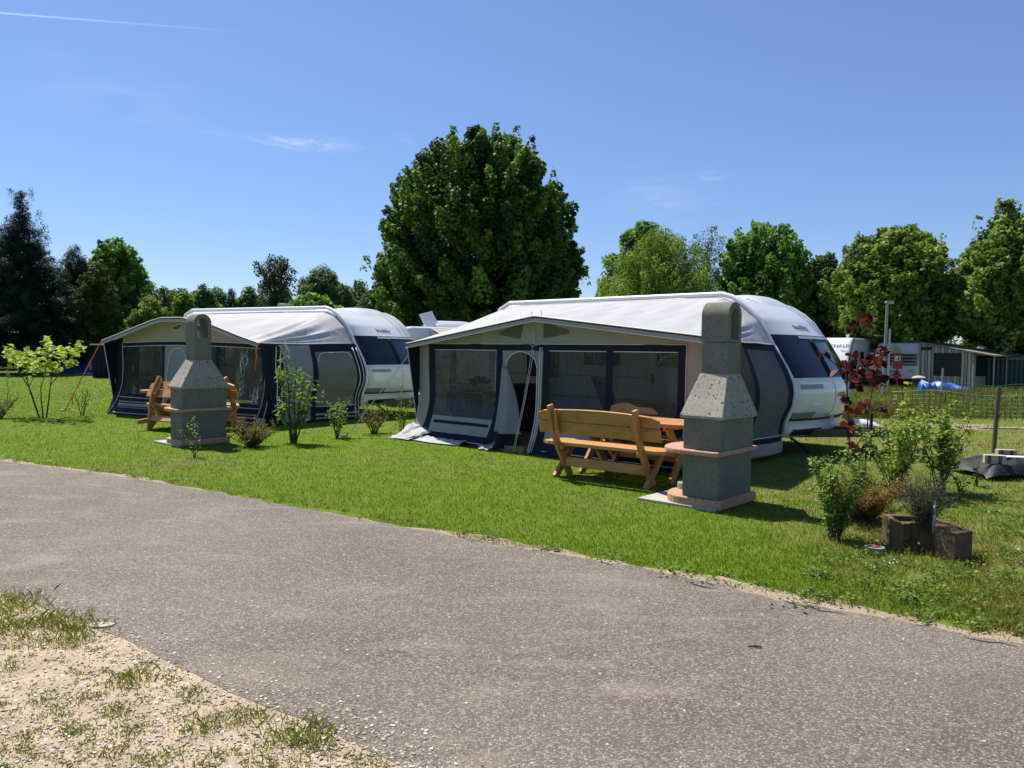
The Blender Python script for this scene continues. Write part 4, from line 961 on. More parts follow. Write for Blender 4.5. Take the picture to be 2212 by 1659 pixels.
def folding_chair(fr, u, v, rz, label, m):
    t = empty('folding_chair', fr.P(u, v, .095), fr.ang+rz, label, 'chair', 'folding chairs inside the near awning')
    mb = MB(); mb.grid([[(x, y, .44-.03*sin(PI*(x+.25)/.5)) for x in np.linspace(-.25, .25, 7)] for y in np.linspace(-.24, .22, 5)]); mb.build('seat', MT[m], t, smooth=True, thick=.015)
    mb = MB(); mb.grid([[(x, .22+.28*k, .46+.66*k) for x in np.linspace(-.25, .25, 5)] for k in np.linspace(0, 1, 6)]); mb.build('backrest', MT[m], t, smooth=True, thick=.02)
    for sx in (-1, 1):
        mb = MB(); mb.tube([(sx*.27, -.24, 0), (sx*.27, .22, .45), (sx*.27, .50, 1.13)], .012, 6); mb.build('frame', MT['steel'], t)
        mb = MB(); mb.tube([(sx*.27, .32, 0), (sx*.27, -.2, .45)], .012, 6); mb.build('leg', MT['steel'], t)
        mb = MB(); mb.box((sx*.29, -.02, .64), (.05, .42, .025)); mb.build('armrest', MT['black'], t, bevel=.006)
u, z = FR.front(1355, 850, 1.0); folding_chair(FR, u, 1.0, PI*.85, 'dark folding chair beside the white camping table behind the clear windows', 'navytarp')
u, z = FR.front(1440, 850, 1.15); folding_chair(FR, u, 1.2, -.5, 'dark folding chair nearest the right edge of the clear windows', 'navy')
u, z = FR.front(1398, 866, .9)
t = inside(FR, 'camping_table', (u+.1, 1.05, .095), 'white topped camping table between the two folding chairs', 'table')
mb = MB(); mb.box((0, 0, .70), (.9, .6, .03)); mb.build('tabletop', MT['oldwhite'], t, bevel=.006)
for sx in (-1, 1):
    for sy in (-1, 1):
        mb = MB(); mb.tube([(sx*.38, sy*.24, 0), (sx*.36, sy*.22, .69)], .014, 6); mb.build('leg', MT['steel'], t)
u, z = FL.front(325, 808, .8)
t = inside(FL, 'kitchen_stand', (u+.05, .9, 0), 'black kitchen stand behind the left window of the striped awning', 'kitchen stand')
mb = MB(); mb.box((0, 0, .82), (.9, .5, .03)); mb.build('worktop', MT['oldwhite'], t); mb = MB(); mb.box((0, 0, .42), (.86, .46, .76)); mb.build('cabinet', MT['black'], t, bevel=.01)
t = inside(FL, 'gas_stove', (u+.1, .85, .835), 'white gas stove on the kitchen stand in the striped awning', 'stove')
mb = MB(); mb.box((0, 0, .07), (.62, .34, .14)); mb.build('body', MT['oldwhite'], t, bevel=.015)
for x in (-.05, .2):
    mb = MB(); mb.lathe([(.035, 0), (.035, .03)], n=12, M=Matrix.Translation((x, -.17, .06)) @ Matrix.Rotation(PI/2, 4, 'X')); mb.build('knob', MT['greyband'], t)
u, z = FL.front(348, 780, 1.3); mb = MB(); mb.lathe([(.12, 0), (.2, .1), (.22, .4), (.14, .58), (.04, .62)], n=16); q = mb.build('white_sack', MT['roof_fab'], smooth=True); q.location = FL.P(u, 1.3, .84); tag(q, 'white bulging sack beside the stove in the striped awning', 'sack')
t = inside(FL, 'storage_box', (u+.05, 1.3, 0), 'tall dark storage cupboard under the white sack', 'cupboard')
mb = MB(); mb.box((0, 0, .42), (.5, .45, .84)); mb.build('cabinet', MT['black'], t, bevel=.01); mb = MB(); mb.box((0, -.235, .42), (.44, .02, .76)); mb.build('door', MT['navytarp'], t, bevel=.006)
# guy ropes
def strap(name, a, b, m, label, cat, w=.022, buckle=None, pegm=None):
    a = Vector(a); b = Vector(b); t = empty(name, b, 0, label, cat, 'guy lines of the awnings')
    mb = MB(); mb.bar(a-b, (0, 0, .02), w, w*.5 if w > .015 else w); mb.build('strap', MT[m], t)
    if buckle:
        for k in buckle:
            p = (a-b)*(1-k); mb = MB(); mb.box(p, (.04, .03, .06)); mb.bar(p, p+Vector((.03, -.02, -.16)), .03, .012); mb.build('buckle', MT[m], t, bevel=.005)
    mb = MB(); mb.tube([(-.03, .0, -.02), (.01, 0, .10)], .010, 6); mb.box((-.06, 0, .03), (.12, .05, .03)); mb.build('peg', MT[pegm or 'steel'], t)
strap('guy_strap', FL.P(-.05, -.31, 1.70), G(140, 889), 'orange', 'long orange strap slanting to the lawn from the left corner of the striped awning', 'strap', .023, (.30, .8), 'oldwhite')
strap('guy_strap', FL.P(5.05, -.32, 1.70), G(546, 908), 'orange', 'upright orange strap beside the right corner of the striped awning', 'strap', .023, (.1,), 'oldwhite')
strap('guy_rope', FR.P(-.05, -.1, 1.62), G(750, 945), 'rope', 'thin white rope staked in the grass left of the pale grey awning', 'rope', .024)
# ------------------------------------------------------------------ chimney barbecues
BA = radians(48)
def barbecue(px, py, label):
    c = G(px, py); x = np.array([cos(BA), sin(BA), 0]); y = np.array([-sin(BA), cos(BA), 0]); ctr = c+x*.375+y*.21
    t = empty('garden_barbecue', ctr, BA, label, 'barbecue', 'chimney barbecues on the lawn')
    def halfround(hw, y0, y1, r, n=14):
        p = [(-hw, y0), (hw, y0), (hw, y1)]
        p += [(hw*cos(a), y1+r*sin(a)) for a in np.linspace(0, PI, n)[1:-1]]+[(-hw, y1)]; return p
    def slab(poly, z0, z1, m, nm, bev=.012):
        mb = MB(); mb.prism([(a, b, 0) for a, b in poly], (0, 0, z0), (0, 0, z1)); return mb.build(nm, MT[m], t, bevel=bev)
    slab(halfround(.415, -.245, .22, .30), .015, .11, 'pink', 'plinth')
    slab([(-.36, -.20), (.36, -.20), (.375, -.185), (.375, .21), (-.375, .21), (-.375, -.185)], .11, .555, 'concrete', 'lower_body', .006)
    slab(halfround(.46, -.225, .20, .36), .555, .605, 'pink', 'shelf', .012)
    slab([(-.375, -.21), (.375, -.21), (.375, .21), (.30, .21), (.30, -.10), (-.30, -.10), (-.30, .21), (-.375, .21)], .605, .94, 'concrete', 'firebox', .006)
    mb = MB(); B = [(-.405, -.24, .925), (.405, -.24, .925), (.405, .24, .925), (-.405, .24, .925)]; M_ = [(p[0], p[1], .955) for p in B]; T = [(-.148, -.158, 1.385), (.148, -.158, 1.385), (.148, .158, 1.385), (-.148, .158, 1.385)]
    mb.add(B+M_+T, [(3, 2, 1, 0), (8, 9, 10, 11)]+[(i+4*k, (i+1) % 4+4*k, (i+1) % 4+4*k+4, i+4*k+4) for k in (0, 1) for i in range(4)]); mb.build('hood', MT['concrete_pit'], t, bevel=.008)
    mb = MB(); mb.box((0, 0, 1.545), (.288, .308, .325)); ch = mb.build('chimney', MT['concrete'], t, bevel=.008)
    # arched cap, open right through
    O = [(.146, 1.712)]+[(.146*cos(a), 1.985+.146*sin(a)) for a in np.linspace(0, PI, 15)]+[(-.146, 1.712)]
    I = [(.088, 1.745)]+[(.088*cos(a), 1.965+.10*sin(a)) for a in np.linspace(0, PI, 15)]+[(-.088, 1.745)]
    n = len(O); mb = MB(); vs = [(a, s*.156, b) for s in (-1, 1) for P_ in (O, I) for a, b in P_]; fs = []
    for i in range(n-1):
        fs += [(i, i+1, n+i+1, n+i), (2*n+i+1, 2*n+i, 3*n+i, 3*n+i+1), (i+1, i, 2*n+i, 2*n+i+1), (n+i, n+i+1, 3*n+i+1, 3*n+i)]
    fs += [(n-1, 0, n, 2*n-1), (2*n, 3*n-1, 4*n-1, 3*n), (0, n-1, 3*n-1, 2*n), (2*n-1, n, 3*n, 4*n-1)]
    mb.add(vs, fs); mb.build('chimney_cap', MT['concrete'], t, smooth='auto', bevel=.006)
    mb = MB(); mb.box((0, .02, .66), (.56, .26, .02))
    for k in range(9): mb.tube([(-.27+.0675*k, -.08, .70), (-.27+.0675*k, .2, .70)], .005, 5)
    mb.build('grill_grate', MT['black'], t)
    return t, ctr, x, y
t, ctr, bx_, by_ = barbecue(1553, 1106, 'grey concrete chimney barbecue beside the wooden benches, lit pitted hood')
mb = MB(); mb.box((0, 0, 0), (.86, .92, .04)); o = mb.build('paving_slab', MT['paver'], bevel=.006); o.location = ctr+by_*.26-bx_*.0+np.array([0, 0, .008]); o.rotation_euler = (0, 0, BA); tag(o, 'pale paving slab under the barbecue beside the wooden benches', 'paving slab')
c = G(1478, 1078); mb = MB(); mb.lathe([(.0, 0), (.10, 0), (.105, .01), (.105, .035), (.09, .04)], n=24); b0 = mb.build('base', MT['pink'], smooth='auto')
t2 = empty('round_stool', c+np.array([.06, .05, .028]), 0, 'small round grey concrete block on a pink base beside the near barbecue', 'concrete block'); b0.parent = t2
mb = MB(); mb.lathe([(.0, .04), (.115, .04), (.125, .05), (.125, .145), (.115, .155), (0, .155)], n=28); mb.build('block', MT['concrete_pit'], t2, smooth='auto')
t, ctr, bx_, by_ = barbecue(394, 966, 'grey concrete chimney barbecue in front of the striped navy awning')
mb = MB(); mb.box((0, 0, 0), (.86, .92, .04)); o = mb.build('paving_slab', MT['paver'], bevel=.006); o.location = ctr+by_*.26-bx_*.0+np.array([0, 0, .008]); o.rotation_euler = (0, 0, BA); tag(o, 'pale paving slab under the barbecue before the striped awning', 'paving slab')

# ------------------------------------------------------------------ benches and tables
def curve_board(pts, wd, x0, x1, mb):
    pts = [Vector((0, a, b)) for a, b in pts]; Lf, Rt = [], []
    for i, p in enumerate(pts):
        d = (pts[min(i+1, len(pts)-1)]-pts[max(i-1, 0)]).normalized(); n = Vector((0, -d.z, d.y)); Lf.append(p+n*wd/2); Rt.append(p-n*wd/2)
    poly = Lf+Rt[::-1]; n = len(poly); k = len(pts)
    vs = [(x0, p.y, p.z) for p in poly]+[(x1, p.y, p.z) for p in poly]; fs = []
    for i in range(k-1): fs += [(i, i+1, n-2-i, n-1-i), (n+i+1, n+i, 2*n-1-i, 2*n-2-i)]
    fs += [(i, n+i, n+(i+1) % n, (i+1) % n) for i in range(n)]
    mb.add(vs, fs)
def bench_obj(loc, rz, label, group, rx=0.):
    t = empty('garden_bench', loc, rz, label, 'bench', group); t.rotation_mode = 'XYZ'; t.rotation_euler = (rx, 0, rz)
    return t
def bench_parts(t):
    Ls = .86
    def plank(y0, y1, z0, z1, nm):
        mb = MB(); c = .09
        mb.prism([(-Ls+c, y0, 0), (Ls-c, y0, 0), (Ls, y0+.05, 0), (Ls, y1-c, 0), (Ls-c, y1, 0), (-Ls+c, y1, 0), (-Ls, y1-c, 0), (-Ls, y0+.05, 0)], (0, 0, z0), (0, 0, z1)); return mb.build(nm, MT['wood'], t, bevel=.006)
    plank(-.02, .40, .415, .46, 'seat')
    for sx in (-1, 1):
        mb = MB(); curve_board([(-.215, .935), (-.20, .86), (-.175, .75), (-.135, .63), (-.08, .51), (0, .37), (.10, .22), (.25, .0)], .095, sx*.60-.024, sx*.60+.024, mb); mb.build('back_post', MT['wood'], t, bevel=.010)
        mb = MB(); curve_board([(.385, .41), (.20, .215), (-.02, .0)], .085, sx*.60-.024+sx*.05, sx*.60+.024+sx*.05, mb); mb.build('leg', MT['wood'], t, bevel=.006)
        mb = MB(); mb.box((sx*.60-sx*.05, .16, .39), (.05, .40, .05)); mb.build('seat_bearer', MT['wood'], t, bevel=.004)
        mb = MB(); mb.bar((sx*.60-sx*.055, -.185, .88), (sx*.60-sx*.055, -.125, .57), .045, .045, (1, 0, 0)); mb.build('cleat', MT['wood'], t, bevel=.004)
    # backrest boards, the upper one arched
    d = Vector((0, -.085, .34)).normalized(); nrm_ = Vector((0, d.z, -d.y)); o0 = Vector((0, -.070, .565))
    for nm, a0, a1, arch_ in (('backrest_board', .0, .155, 0.), ('backrest_board', .168, .29, .042)):
        xs = np.linspace(-.86, .86, 17); mb = MB(); top = [(x, a1+arch_*(1-(x/.86)**2)) for x in xs]; bot = [(x, a0) for x in xs]
        if arch_: top[0] = (xs[0], a1-.03); top[-1] = (xs[-1], a1-.03)
        vs = []; 
        for off in (0, .034):
            for x, a in bot+top[::-1]: vs.append(o0+d*a+nrm_*off+Vector((x, 0, 0)))
        n = 34; fs = []
        for i in range(16): fs += [(i+1, i, n-1-i, n-2-i), (n+i, n+i+1, 2*n-2-i, 2*n-1-i)]
        fs += [(i, (i+1) % n, n+(i+1) % n, n+i) for i in range(n)]
        mb.add(vs, fs); mb.build(nm, MT['wood'], t, bevel=.006)
    mb = MB(); mb.box((0, .115, .20), (1.16, .035, .12)); mb.build('stretcher', MT['wood'], t, bevel=.005)
def table_obj(loc, rz, label):
    t = empty('garden_table', loc, rz, label, 'table')
    mb = MB()
    for k in range(5): 
        y = -.32+.16*k; c = .08 if k in (0, 4) else 0; s = -1 if k == 0 else 1
        if c: mb.prism([(-.86+c, y+s*.078, 0), (-.86, y, 0), (-.86, y-s*.074, 0), (.86, y-s*.074, 0), (.86, y, 0), (.86-c, y+s*.078, 0)][::-s], (0, 0, .70), (0, 0, .745))
        else: mb.box((0, y, .7225), (1.72, .152, .045))
    mb.build('tabletop', MT['wood'], t, bevel=.005)
    for sx in (-1, 1):
        for sy in (-1, 1):
            mb = MB(); curve_board([(sy*.30, .70), (-sy*.30, .0)], .10, sx*.62-.022+sx*sy*.023, sx*.62+.022+sx*sy*.023, mb); mb.build('leg', MT['wood'], t, bevel=.006)
        mb = MB(); mb.box((sx*.57, 0, .675), (.05, .66, .05)); mb.build('top_bearer', MT['wood'], t, bevel=.004)
    mb = MB(); mb.box((0, 0, .36), (1.16, .035, .11)); mb.build('stretcher', MT['wood'], t, bevel=.005)
    return t
a, b = G(1205, 1031), G(1385, 1056); ang = atan2(b[1]-a[1], b[0]-a[0]); c = (a+b)/2; U = np.array([cos(ang), sin(ang), 0]); V = np.array([-sin(ang), cos(ang), 0])
gr = 'larch picnic benches around the garden tables'
nb = bench_obj(c+U*.02, ang, 'larch bench with its back to the road, left of the near barbecue', gr); bench_parts(nb)
def again(loc, rz, label, rx=0.):
    o = copy_tree(nb); o.location = loc; o.rotation_euler = (rx, 0, rz); o['label'] = label; return o
again(c+V*1.47+U*.06, ang+PI, 'larch bench facing the road, against the clear awning windows')
table_obj(c+V*.74+U*.10, ang, 'larch table with crossed legs between the benches of the pale grey awning')
UL, VL = FL.u, FL.v; TIP = radians(40); fo = .25
g0 = G(321, 930)+UL*.62
again(g0-VL*fo*cos(TIP)+np.array([0, 0, fo*sin(TIP)]), FL.ang, 'larch bench tipped forward on its front feet, left of the far barbecue', -TIP)
g1 = g0+VL*1.12-UL*.15
again(g1+VL*fo*cos(TIP)+np.array([0, 0, fo*sin(TIP)]), FL.ang+PI, 'larch bench tipped against the table, mostly hidden behind the far barbecue', -TIP)
table_obj(g0+VL*.57-UL*.34, FL.ang, 'larch table between the two tipped benches behind the far barbecue')

# ------------------------------------------------------------------ shrubs and small plants
def wobble(a, b, n, amp, r):
    a = np.array(a, float); b = np.array(b, float); return [a+(b-a)*k/n+np.array([r.normal(0, amp), r.normal(0, amp), 0])*sin(PI*k/n) for k in range(n+1)]
def plant(name, cat, label, base, stems, pal, lsize, per, shape=LEAF4, start=.35, droop=.3, spread=.06, sr=.008, seed=0, upright=.2, twigs=0, twl=.18, group=None, mat_='leaf'):
    """stems: list of (tip offset xyz); leaves grow along each stem and its twigs"""
    r = np.random.default_rng(seed+11); t = empty(name, base, 0, label, cat, group)
    mb = MB(); LP, LD = [], []
    for tip in stems:
        tip = np.array(tip, float); b0 = np.array([tip[0]*.10+r.normal(0, .012), tip[1]*.10+r.normal(0, .012), -.01])
        mid = np.array([tip[0]*.42, tip[1]*.42, tip[2]*.55])
        pts = []
        for k in range(11):
            q = k/10; pts.append(b0*(1-q)**2+2*q*(1-q)*mid+tip*q*q+np.array([r.normal(0, .008), r.normal(0, .008), 0])*(q > 0))
        ln = np.linalg.norm(tip); mb.tube(pts, [max(.0022, sr*(1-.75*k/10)) for k in range(11)], 5)
        segs = [(np.array(pts), start)]
        for _ in range(twigs):
            q = r.uniform(start, .95); p0 = pts[int(q*10)]; d = r.normal(0, 1, 3); d[2] = abs(d[2])*.9+.2; d = d/np.linalg.norm(d); p1 = p0+d*twl*r.uniform(.5, 1.2)
            mb.tube([p0, (p0+p1)/2+r.normal(0, .01, 3), p1], [sr*.4, sr*.3, .0018], 4); segs.append((np.array([p0, (p0+p1)/2, p1]), 0.))
        for S_, st in segs:
            k = max(2, int(per*np.linalg.norm(S_[-1]-S_[0])*(1-st)))
            for q in st+(1-st)*(np.arange(k)+r.random(k))/k:
                f_ = min(q, .999)*(len(S_)-1); i = int(f_); p = S_[i]*(1-(f_-i))+S_[i+1]*(f_-i)
                d = r.normal(0, 1, 3); d[2] = d[2]*.5+upright-droop; d = d/np.linalg.norm(d); LP.append(p+d*spread*.55*r.random()); LD.append(d)
    mb.build('stem', MT['twig'], t)
    P = np.array(LP); Dn = np.array(LD); n = len(P); nor = np.tile([0, 0, 1.], (n, 1))+r.normal(0, .45, (n, 3))
    poly_mesh('leaves', leaf_polys(r, P, nor, Dn, lsize*(.55+.6*r.random(n)), shape), len(shape), colours(r, n, pal, .2), MT[mat_], t)
    return t
def fan(n, h, sp, r, hv=.25): return [(sp*r.uniform(-1, 1), sp*r.uniform(-1, 1), h*(1-hv*r.random())) for _ in range(n)]
def flowers(t, pts, m, rad=.03, seed=1, name='blossom'):
    r = np.random.default_rng(seed); mb = MB()
    for p in pts:
        for k in range(14):
            q = np.array(p)+np.array([r.normal(0, rad*.6), r.normal(0, rad*.6), r.normal(0, rad*1.2)]); s = rad*r.uniform(.25, .45)
            mb.box(q, (s, s, s), r.random()*3)
    mb.build(name, MT[m], t, bevel=.003)
r = np.random.default_rng(5)
GR = [(.09, .17, .02), (.17, .28, .032), (.26, .38, .06)]
LIME = [(.15, .24, .015), (.27, .38, .03), (.38, .47, .07)]
OLIVE = [(.11, .14, .03), (.20, .20, .06), (.30, .25, .10)]
# catalpa: three bare stems and a flat, very yellow crown
base = G(93, 903); dd = base[1]; sc = dd/F
def off(px, py, dep=0., b=None, s=None):
    bb = base if b is None else b; q = AT(px, py, bb[1]+dep); return tuple(q-bb)
t = empty('catalpa_shrub', base, 0, 'yellow green big leaved shrub on three bare stems, at the left of the lawn', 'shrub')
mb = MB()
for x0, pts in ((85, [(68, 850), (62, 836), (55, 805), (45, 790)]), (93, [(89, 860), (88, 838), (95, 815), (104, 770)]), (100, [(106, 860), (109, 832), (113, 800), (130, 775)]), (85, [(68, 850), (62, 836), (72, 818), (85, 785)]), (100, [(106, 860), (109, 832), (140, 795), (165, 765)]), (85, [(62, 836), (40, 800), (15, 780)])):
    P_ = [off(x0, 903)]+[off(p[0], p[1], .1*sin(i*2+x0)) for i, p in enumerate(pts)]; mb.tube(P_, [.016, .013, .010, .008, .005][:len(P_)], 6)
mb.build('stem', MT['twig'], t)
cl = []
for (x, y, rx, ry, n) in ((105, 738, 9, 16, 26), (105, 758, 14, 14, 34), (70, 765, 26, 10, 48), (20, 757, 14, 10, 26), (40, 780, 22, 10, 46), (75, 785, 24, 12, 60), (62, 800, 14, 8, 20), (135, 760, 20, 13, 50), (160, 758, 16, 12, 44), (172, 748, 8, 9, 18), (150, 780, 18, 10, 36), (110, 785, 20, 12, 44), (125, 800, 7, 5, 9), (102, 812, 8, 4, 6), (60, 816, 12, 5, 8), (30, 770, 16, 8, 28)):
    for k in range(n): cl.append(off(x+r.normal(0, rx*.55), y+r.normal(0, ry*.55), r.normal(0, .38)))
P = np.array(cl); n = len(P); Dn = r.normal(0, 1, (n, 3)); Dn[:, 2] = -abs(Dn[:, 2])*.5; nor = np.tile([0, -.2, 1.], (n, 1))+r.normal(0, .4, (n, 3))
poly_mesh('leaves', leaf_polys(r, P, nor, Dn, .095*(.6+.7*r.random(n)), HEART), 8, colours(r, n, [(.20, .28, .012), (.31, .40, .03), (.40, .47, .06)], .15), MT['leaf'], t)
plant('green_shrub', 'shrub', 'small sparse green shrub beside the lower end of the slanting orange strap', G(178, 898), fan(6, .62, .16, r), [(.04, .08, .015), (.07, .14, .02)], .035, 80, twigs=3, twl=.1, seed=1)
t = plant('dusty_shrub', 'shrub', 'dusty olive shrub cut by the left edge of the photo', G(0, 904), fan(16, .50, .34, r), OLIVE, .035, 110, twigs=4, twl=.14, seed=2, start=.2)
t = plant('dry_hydrangea', 'plant', 'tall dry stalk with a pale pink flower head at the far left', G(16, 878), [(.02, 0, .86), (.1, .05, .35), (-.12, .0, .3)], [(.05, .04, .025), (.09, .06, .04)], .06, 18, seed=3, start=.1); MT['dustpink'] = M_plain('dusty_pink', (.42, .30, .24), .8, .2, 20); flowers(t, [(.02, 0, .80), (.0, .02, .88), (.04, 0, .92)], 'dustpink', .055)
# lilac with white blossom
base = G(633, 957)
tips = [(613, 748), (640, 790), (600, 790), (660, 800), (676, 822), (618, 790), (655, 850), (685, 850), (600, 870), (650, 880)]
t = plant('flowering_shrub', 'shrub', 'tall bare stemmed shrub with drooping leaves and white blossom before the striped awning', base, [off(x, y, r.normal(0, .14)) for x, y in tips], [(.06, .14, .012), (.13, .24, .02), (.24, .34, .04)], .12, 46, shape=LANCE, start=.42, droop=.75, spread=.08, sr=.015, seed=4, twigs=3, twl=.16)
flowers(t, [off(615, 742), off(620, 752), off(610, 756), off(624, 770), off(648, 796), off(601, 862), off(604, 868), off(697, 850), off(612, 770)], 'petal', .03)
plant('young_shrub', 'shrub', 'young thin plant with bright leaves just in front of the far barbecue', G(424, 988), [(-.24, 0, .40), (-.05, .02, .62), (-.12, .02, .50), (.02, 0, .52), (.07, .01, .30)], LIME, .034, 62, start=.3, seed=5, spread=.03, sr=.006)
plant('golden_bush', 'bush', 'round brownish golden bush beside the far barbecue', G(545, 966), fan(34, .44, .40, r, .5), [(.06, .06, .012), (.13, .12, .02), (.30, .23, .06)], .030, 150, twigs=5, twl=.13, seed=6, start=.15)
plant('green_shrub', 'shrub', 'leafy green shrub between the blossoming shrub and the thin white rope', G(728, 946), fan(9, .74, .26, r), GR, .055, 62, twigs=3, twl=.14, seed=7, start=.3)
plant('brown_shrub', 'shrub', 'loose brownish shrub crossed by the thin white rope', G(808, 936), fan(16, .58, .38, r), OLIVE, .035, 85, twigs=4, twl=.16, seed=8, start=.25)
plant('green_shrub', 'shrub', 'green shrub with one tall shoot at the left corner of the pale grey awning', G(868, 930), [(.02, .02, .92), (-.06, 0, .62), (.10, .03, .5), (-.15, 0, .4), (.2, 0, .68), (.12, 0, .34)], GR, .05, 75, twigs=3, twl=.1, seed=9, start=.25)
# red leaved tree in front of the near caravan
base = G(1852, 1042); t = empty('purple_leaved_sapling', base, 0, 'slender sapling with dark red heart shaped leaves before the nose of the caravan', 'sapling')
mb = MB()
for pts in ([(1843, 1040), (1836, 970), (1832, 900), (1829, 830), (1828, 780), (1826, 800)], [(1868, 1040), (1870, 960), (1876, 890), (1886, 830), (1893, 800), (1905, 770), (1915, 745)], [(1832, 900), (1829, 830), (1835, 770), (1845, 730), (1858, 700), (1868, 690)], [(1829, 830), (1808, 790), (1785, 770), (1768, 760)], [(1886, 830), (1912, 815), (1940, 806)], [(1876, 890), (1900, 880), (1918, 878)], [(1838, 985), (1852, 960), (1866, 940)]):
    mb.tube([off(x, y, .05*sin(i)) for i, (x, y) in enumerate(pts)], [.011-.0014*i for i in range(len(pts))], 6)
mb.build('stem', MT['twig'], t)
cl = []
for x, y, rx, ry, n in ((1868, 692, 12, 9, 6), (1842, 706, 8, 8, 3), (1880, 684, 5, 4, 2), (1776, 766, 10, 7, 4), (1822, 790, 14, 12, 9), (1845, 782, 16, 14, 12), (1870, 775, 20, 12, 10), (1895, 768, 16, 14, 9), (1910, 752, 8, 12, 6), (1835, 806, 16, 12, 10), (1868, 808, 18, 12, 9), (1900, 806, 20, 8, 9), (1935, 806, 12, 9, 7), (1845, 835, 12, 8, 4), (1895, 832, 14, 8, 3), (1826, 860, 5, 16, 5), (1842, 880, 14, 12, 5), (1870, 876, 10, 8, 4), (1905, 880, 14, 6, 4), (1835, 912, 18, 12, 5), (1905, 926, 10, 5, 2), (1842, 962, 16, 8, 5), (1836, 935, 10, 8, 3), (1838, 1008, 8, 8, 3)):
    for k in range(int(n*1.35+.5)): cl.append(off(x+r.normal(0, rx*.6), y+r.normal(0, ry*.6), r.normal(0, .12)))
P = np.array(cl); n = len(P); Dn = r.normal(0, .8, (n, 3)); Dn[:, 2] = -abs(Dn[:, 2])-.4; nor = np.tile([0, -.55, .7], (n, 1))+r.normal(0, .5, (n, 3))
poly_mesh('leaves', leaf_polys(r, P, nor, Dn, (.098*(.6+.6*r.random(n))), HEART), 8, colours(r, n, [(.012, .004, .006), (.03, .006, .008), (.075, .010, .010), (.16, .020, .012), (.22, .05, .015)], .25), MT['leaf'], t)
plant('green_shrub', 'shrub', 'upright small leaved green shrub in front of the brown one, right of the near barbecue', G(1800, 1166), fan(20, .82, .25, r, .35), [(.10, .18, .025), (.19, .30, .05), (.30, .41, .11)], .036, 150, twigs=6, twl=.11, seed=12, start=.12, sr=.006)
plant('brown_berberis', 'shrub', 'dense rust brown and orange shrub under the red leaved sapling', G(1868, 1128), fan(46, .50, .44, r, .5), [(.08, .055, .015), (.16, .09, .02), (.28, .13, .03), (.18, .18, .04)], .024, 210, twigs=7, twl=.12, seed=13, start=.12, sr=.005)
plant('light_green_shrub', 'shrub', 'airy light green shrub with many thin stems right of the red sapling', G(1930, 1068), fan(18, 1.05, .46, r, .3), [(.13, .21, .035), (.23, .32, .07), (.38, .44, .13)], .052, 95, twigs=6, twl=.17, seed=14, start=.25, sr=.007)
plant('light_green_shrub', 'shrub', 'airy light green shrub nearest the brown post, behind the planter', G(2032, 1066), fan(15, 1.02, .42, r, .3), [(.11, .19, .03), (.20, .29, .06), (.36, .43, .11)], .058, 80, twigs=6, twl=.18, seed=15, start=.3, sr=.009)
plant('yellow_maple_seedling', 'plant', 'bright yellow green leafed seedling rising behind the red sapling', G(1948, 1030), [(.0, .05, 1.26), (.10, .0, 1.05), (-.06, .0, 1.0)], LIME, .075, 17, shape=LEAFM, start=.55, seed=16)
for px, py, h_, lb in ((2075, 1062, .22, 'small dark weed seedling standing nearest the airy shrubs'), (2108, 1050, .30, 'small dark weed seedling close to the heap of black film')):
    plant('weed_seedling', 'weed', lb, G(px, py), fan(4, h_, .10, r), [(.02, .05, .012), (.05, .10, .02)], .06, 45, twigs=1, twl=.06, seed=int(px), group='weed seedlings in the rough grass')
# concrete planter with grey shrub
pl = [G(*p) for p in ((1934, 1191), (1950, 1194), (1962, 1190), (2012, 1196), (2024, 1207), (2061, 1218), (2099, 1212))]
bk = [pl[-1]+np.array([.03, .30, 0]), pl[3]+np.array([.12, .36, 0]), pl[0]+np.array([.06, .36, 0])]
outl = [p[:2] for p in pl+bk]; ce = np.mean(outl, 0); inl = [ce+(p-ce)*.80 for p in outl]
base = np.array([ce[0], ce[1], 0]); t = empty('stone_planter', base, 0, 'mossy brown concrete planter with notched front near the road corner', 'planter')
n = len(outl); mb = MB(); q = lambda p, z: (p[0]-ce[0], p[1]-ce[1], z)
mb.add([q(p, -.01) for p in outl]+[q(p, .235) for p in outl]+[q(p, .235) for p in inl]+[q(p, .10) for p in inl], [(i+n*k, (i+1) % n+n*k, (i+1) % n+n*k+n, i+n*k+n) for k in range(3) for i in range(n)]); mb.build('wall', MT['planter'], t, bevel=.012)
mb = MB(); mb.add([q(ce+(p-ce)*.815, .20+.012*sin(i*2.)) for i, p in enumerate(outl)], [tuple(range(n))]); mb.build('soil', MT['moss'], t)
t2 = plant('grey_lavender', 'shrub', 'grey green twiggy lavender like shrub growing in the mossy planter', base+np.array([-.03, .0, .19]), fan(60, .50, .22, r, .55), [(.06, .075, .05), (.11, .13, .09), (.05, .09, .03), (.16, .16, .13)], .030, 100, shape=NEEDLE, twigs=4, twl=.09, seed=18, start=.1, sr=.004, upright=.6, droop=0)
mb = MB(); mb.tube([(0, 0, 0), (.012, .01, .25)], .012, 8); o = mb.build('marker_pipe', MT['greymetal'], smooth=True); o.location = base+np.array([.0, -.11, .19]); tag(o, 'short grey pipe stuck upright in the planter soil', 'pipe')
c = G(1889, 1196); t = empty('sunken_pot', c, 0, 'small pale pot with rusty moss on top, left of the mossy planter', 'pot')
mb = MB(); mb.lathe([(.060, -.01), (.064, .042), (.074, .046), (.074, .058), (.06, .060), (.056, .046)], n=24); mb.build('rim', MT['oldgrey'], t, smooth='auto')
mb = MB(); rows = [[(q*.058*cos(a), q*.058*sin(a), .046+.03*(1-q)+.006*sin(5*a+q*9)) for a in np.linspace(0, 2*PI, 25)] for q in np.linspace(0, 1, 6)]; mb.grid(rows); mb.build('moss_cushion', MT['rust'], t, smooth=True)

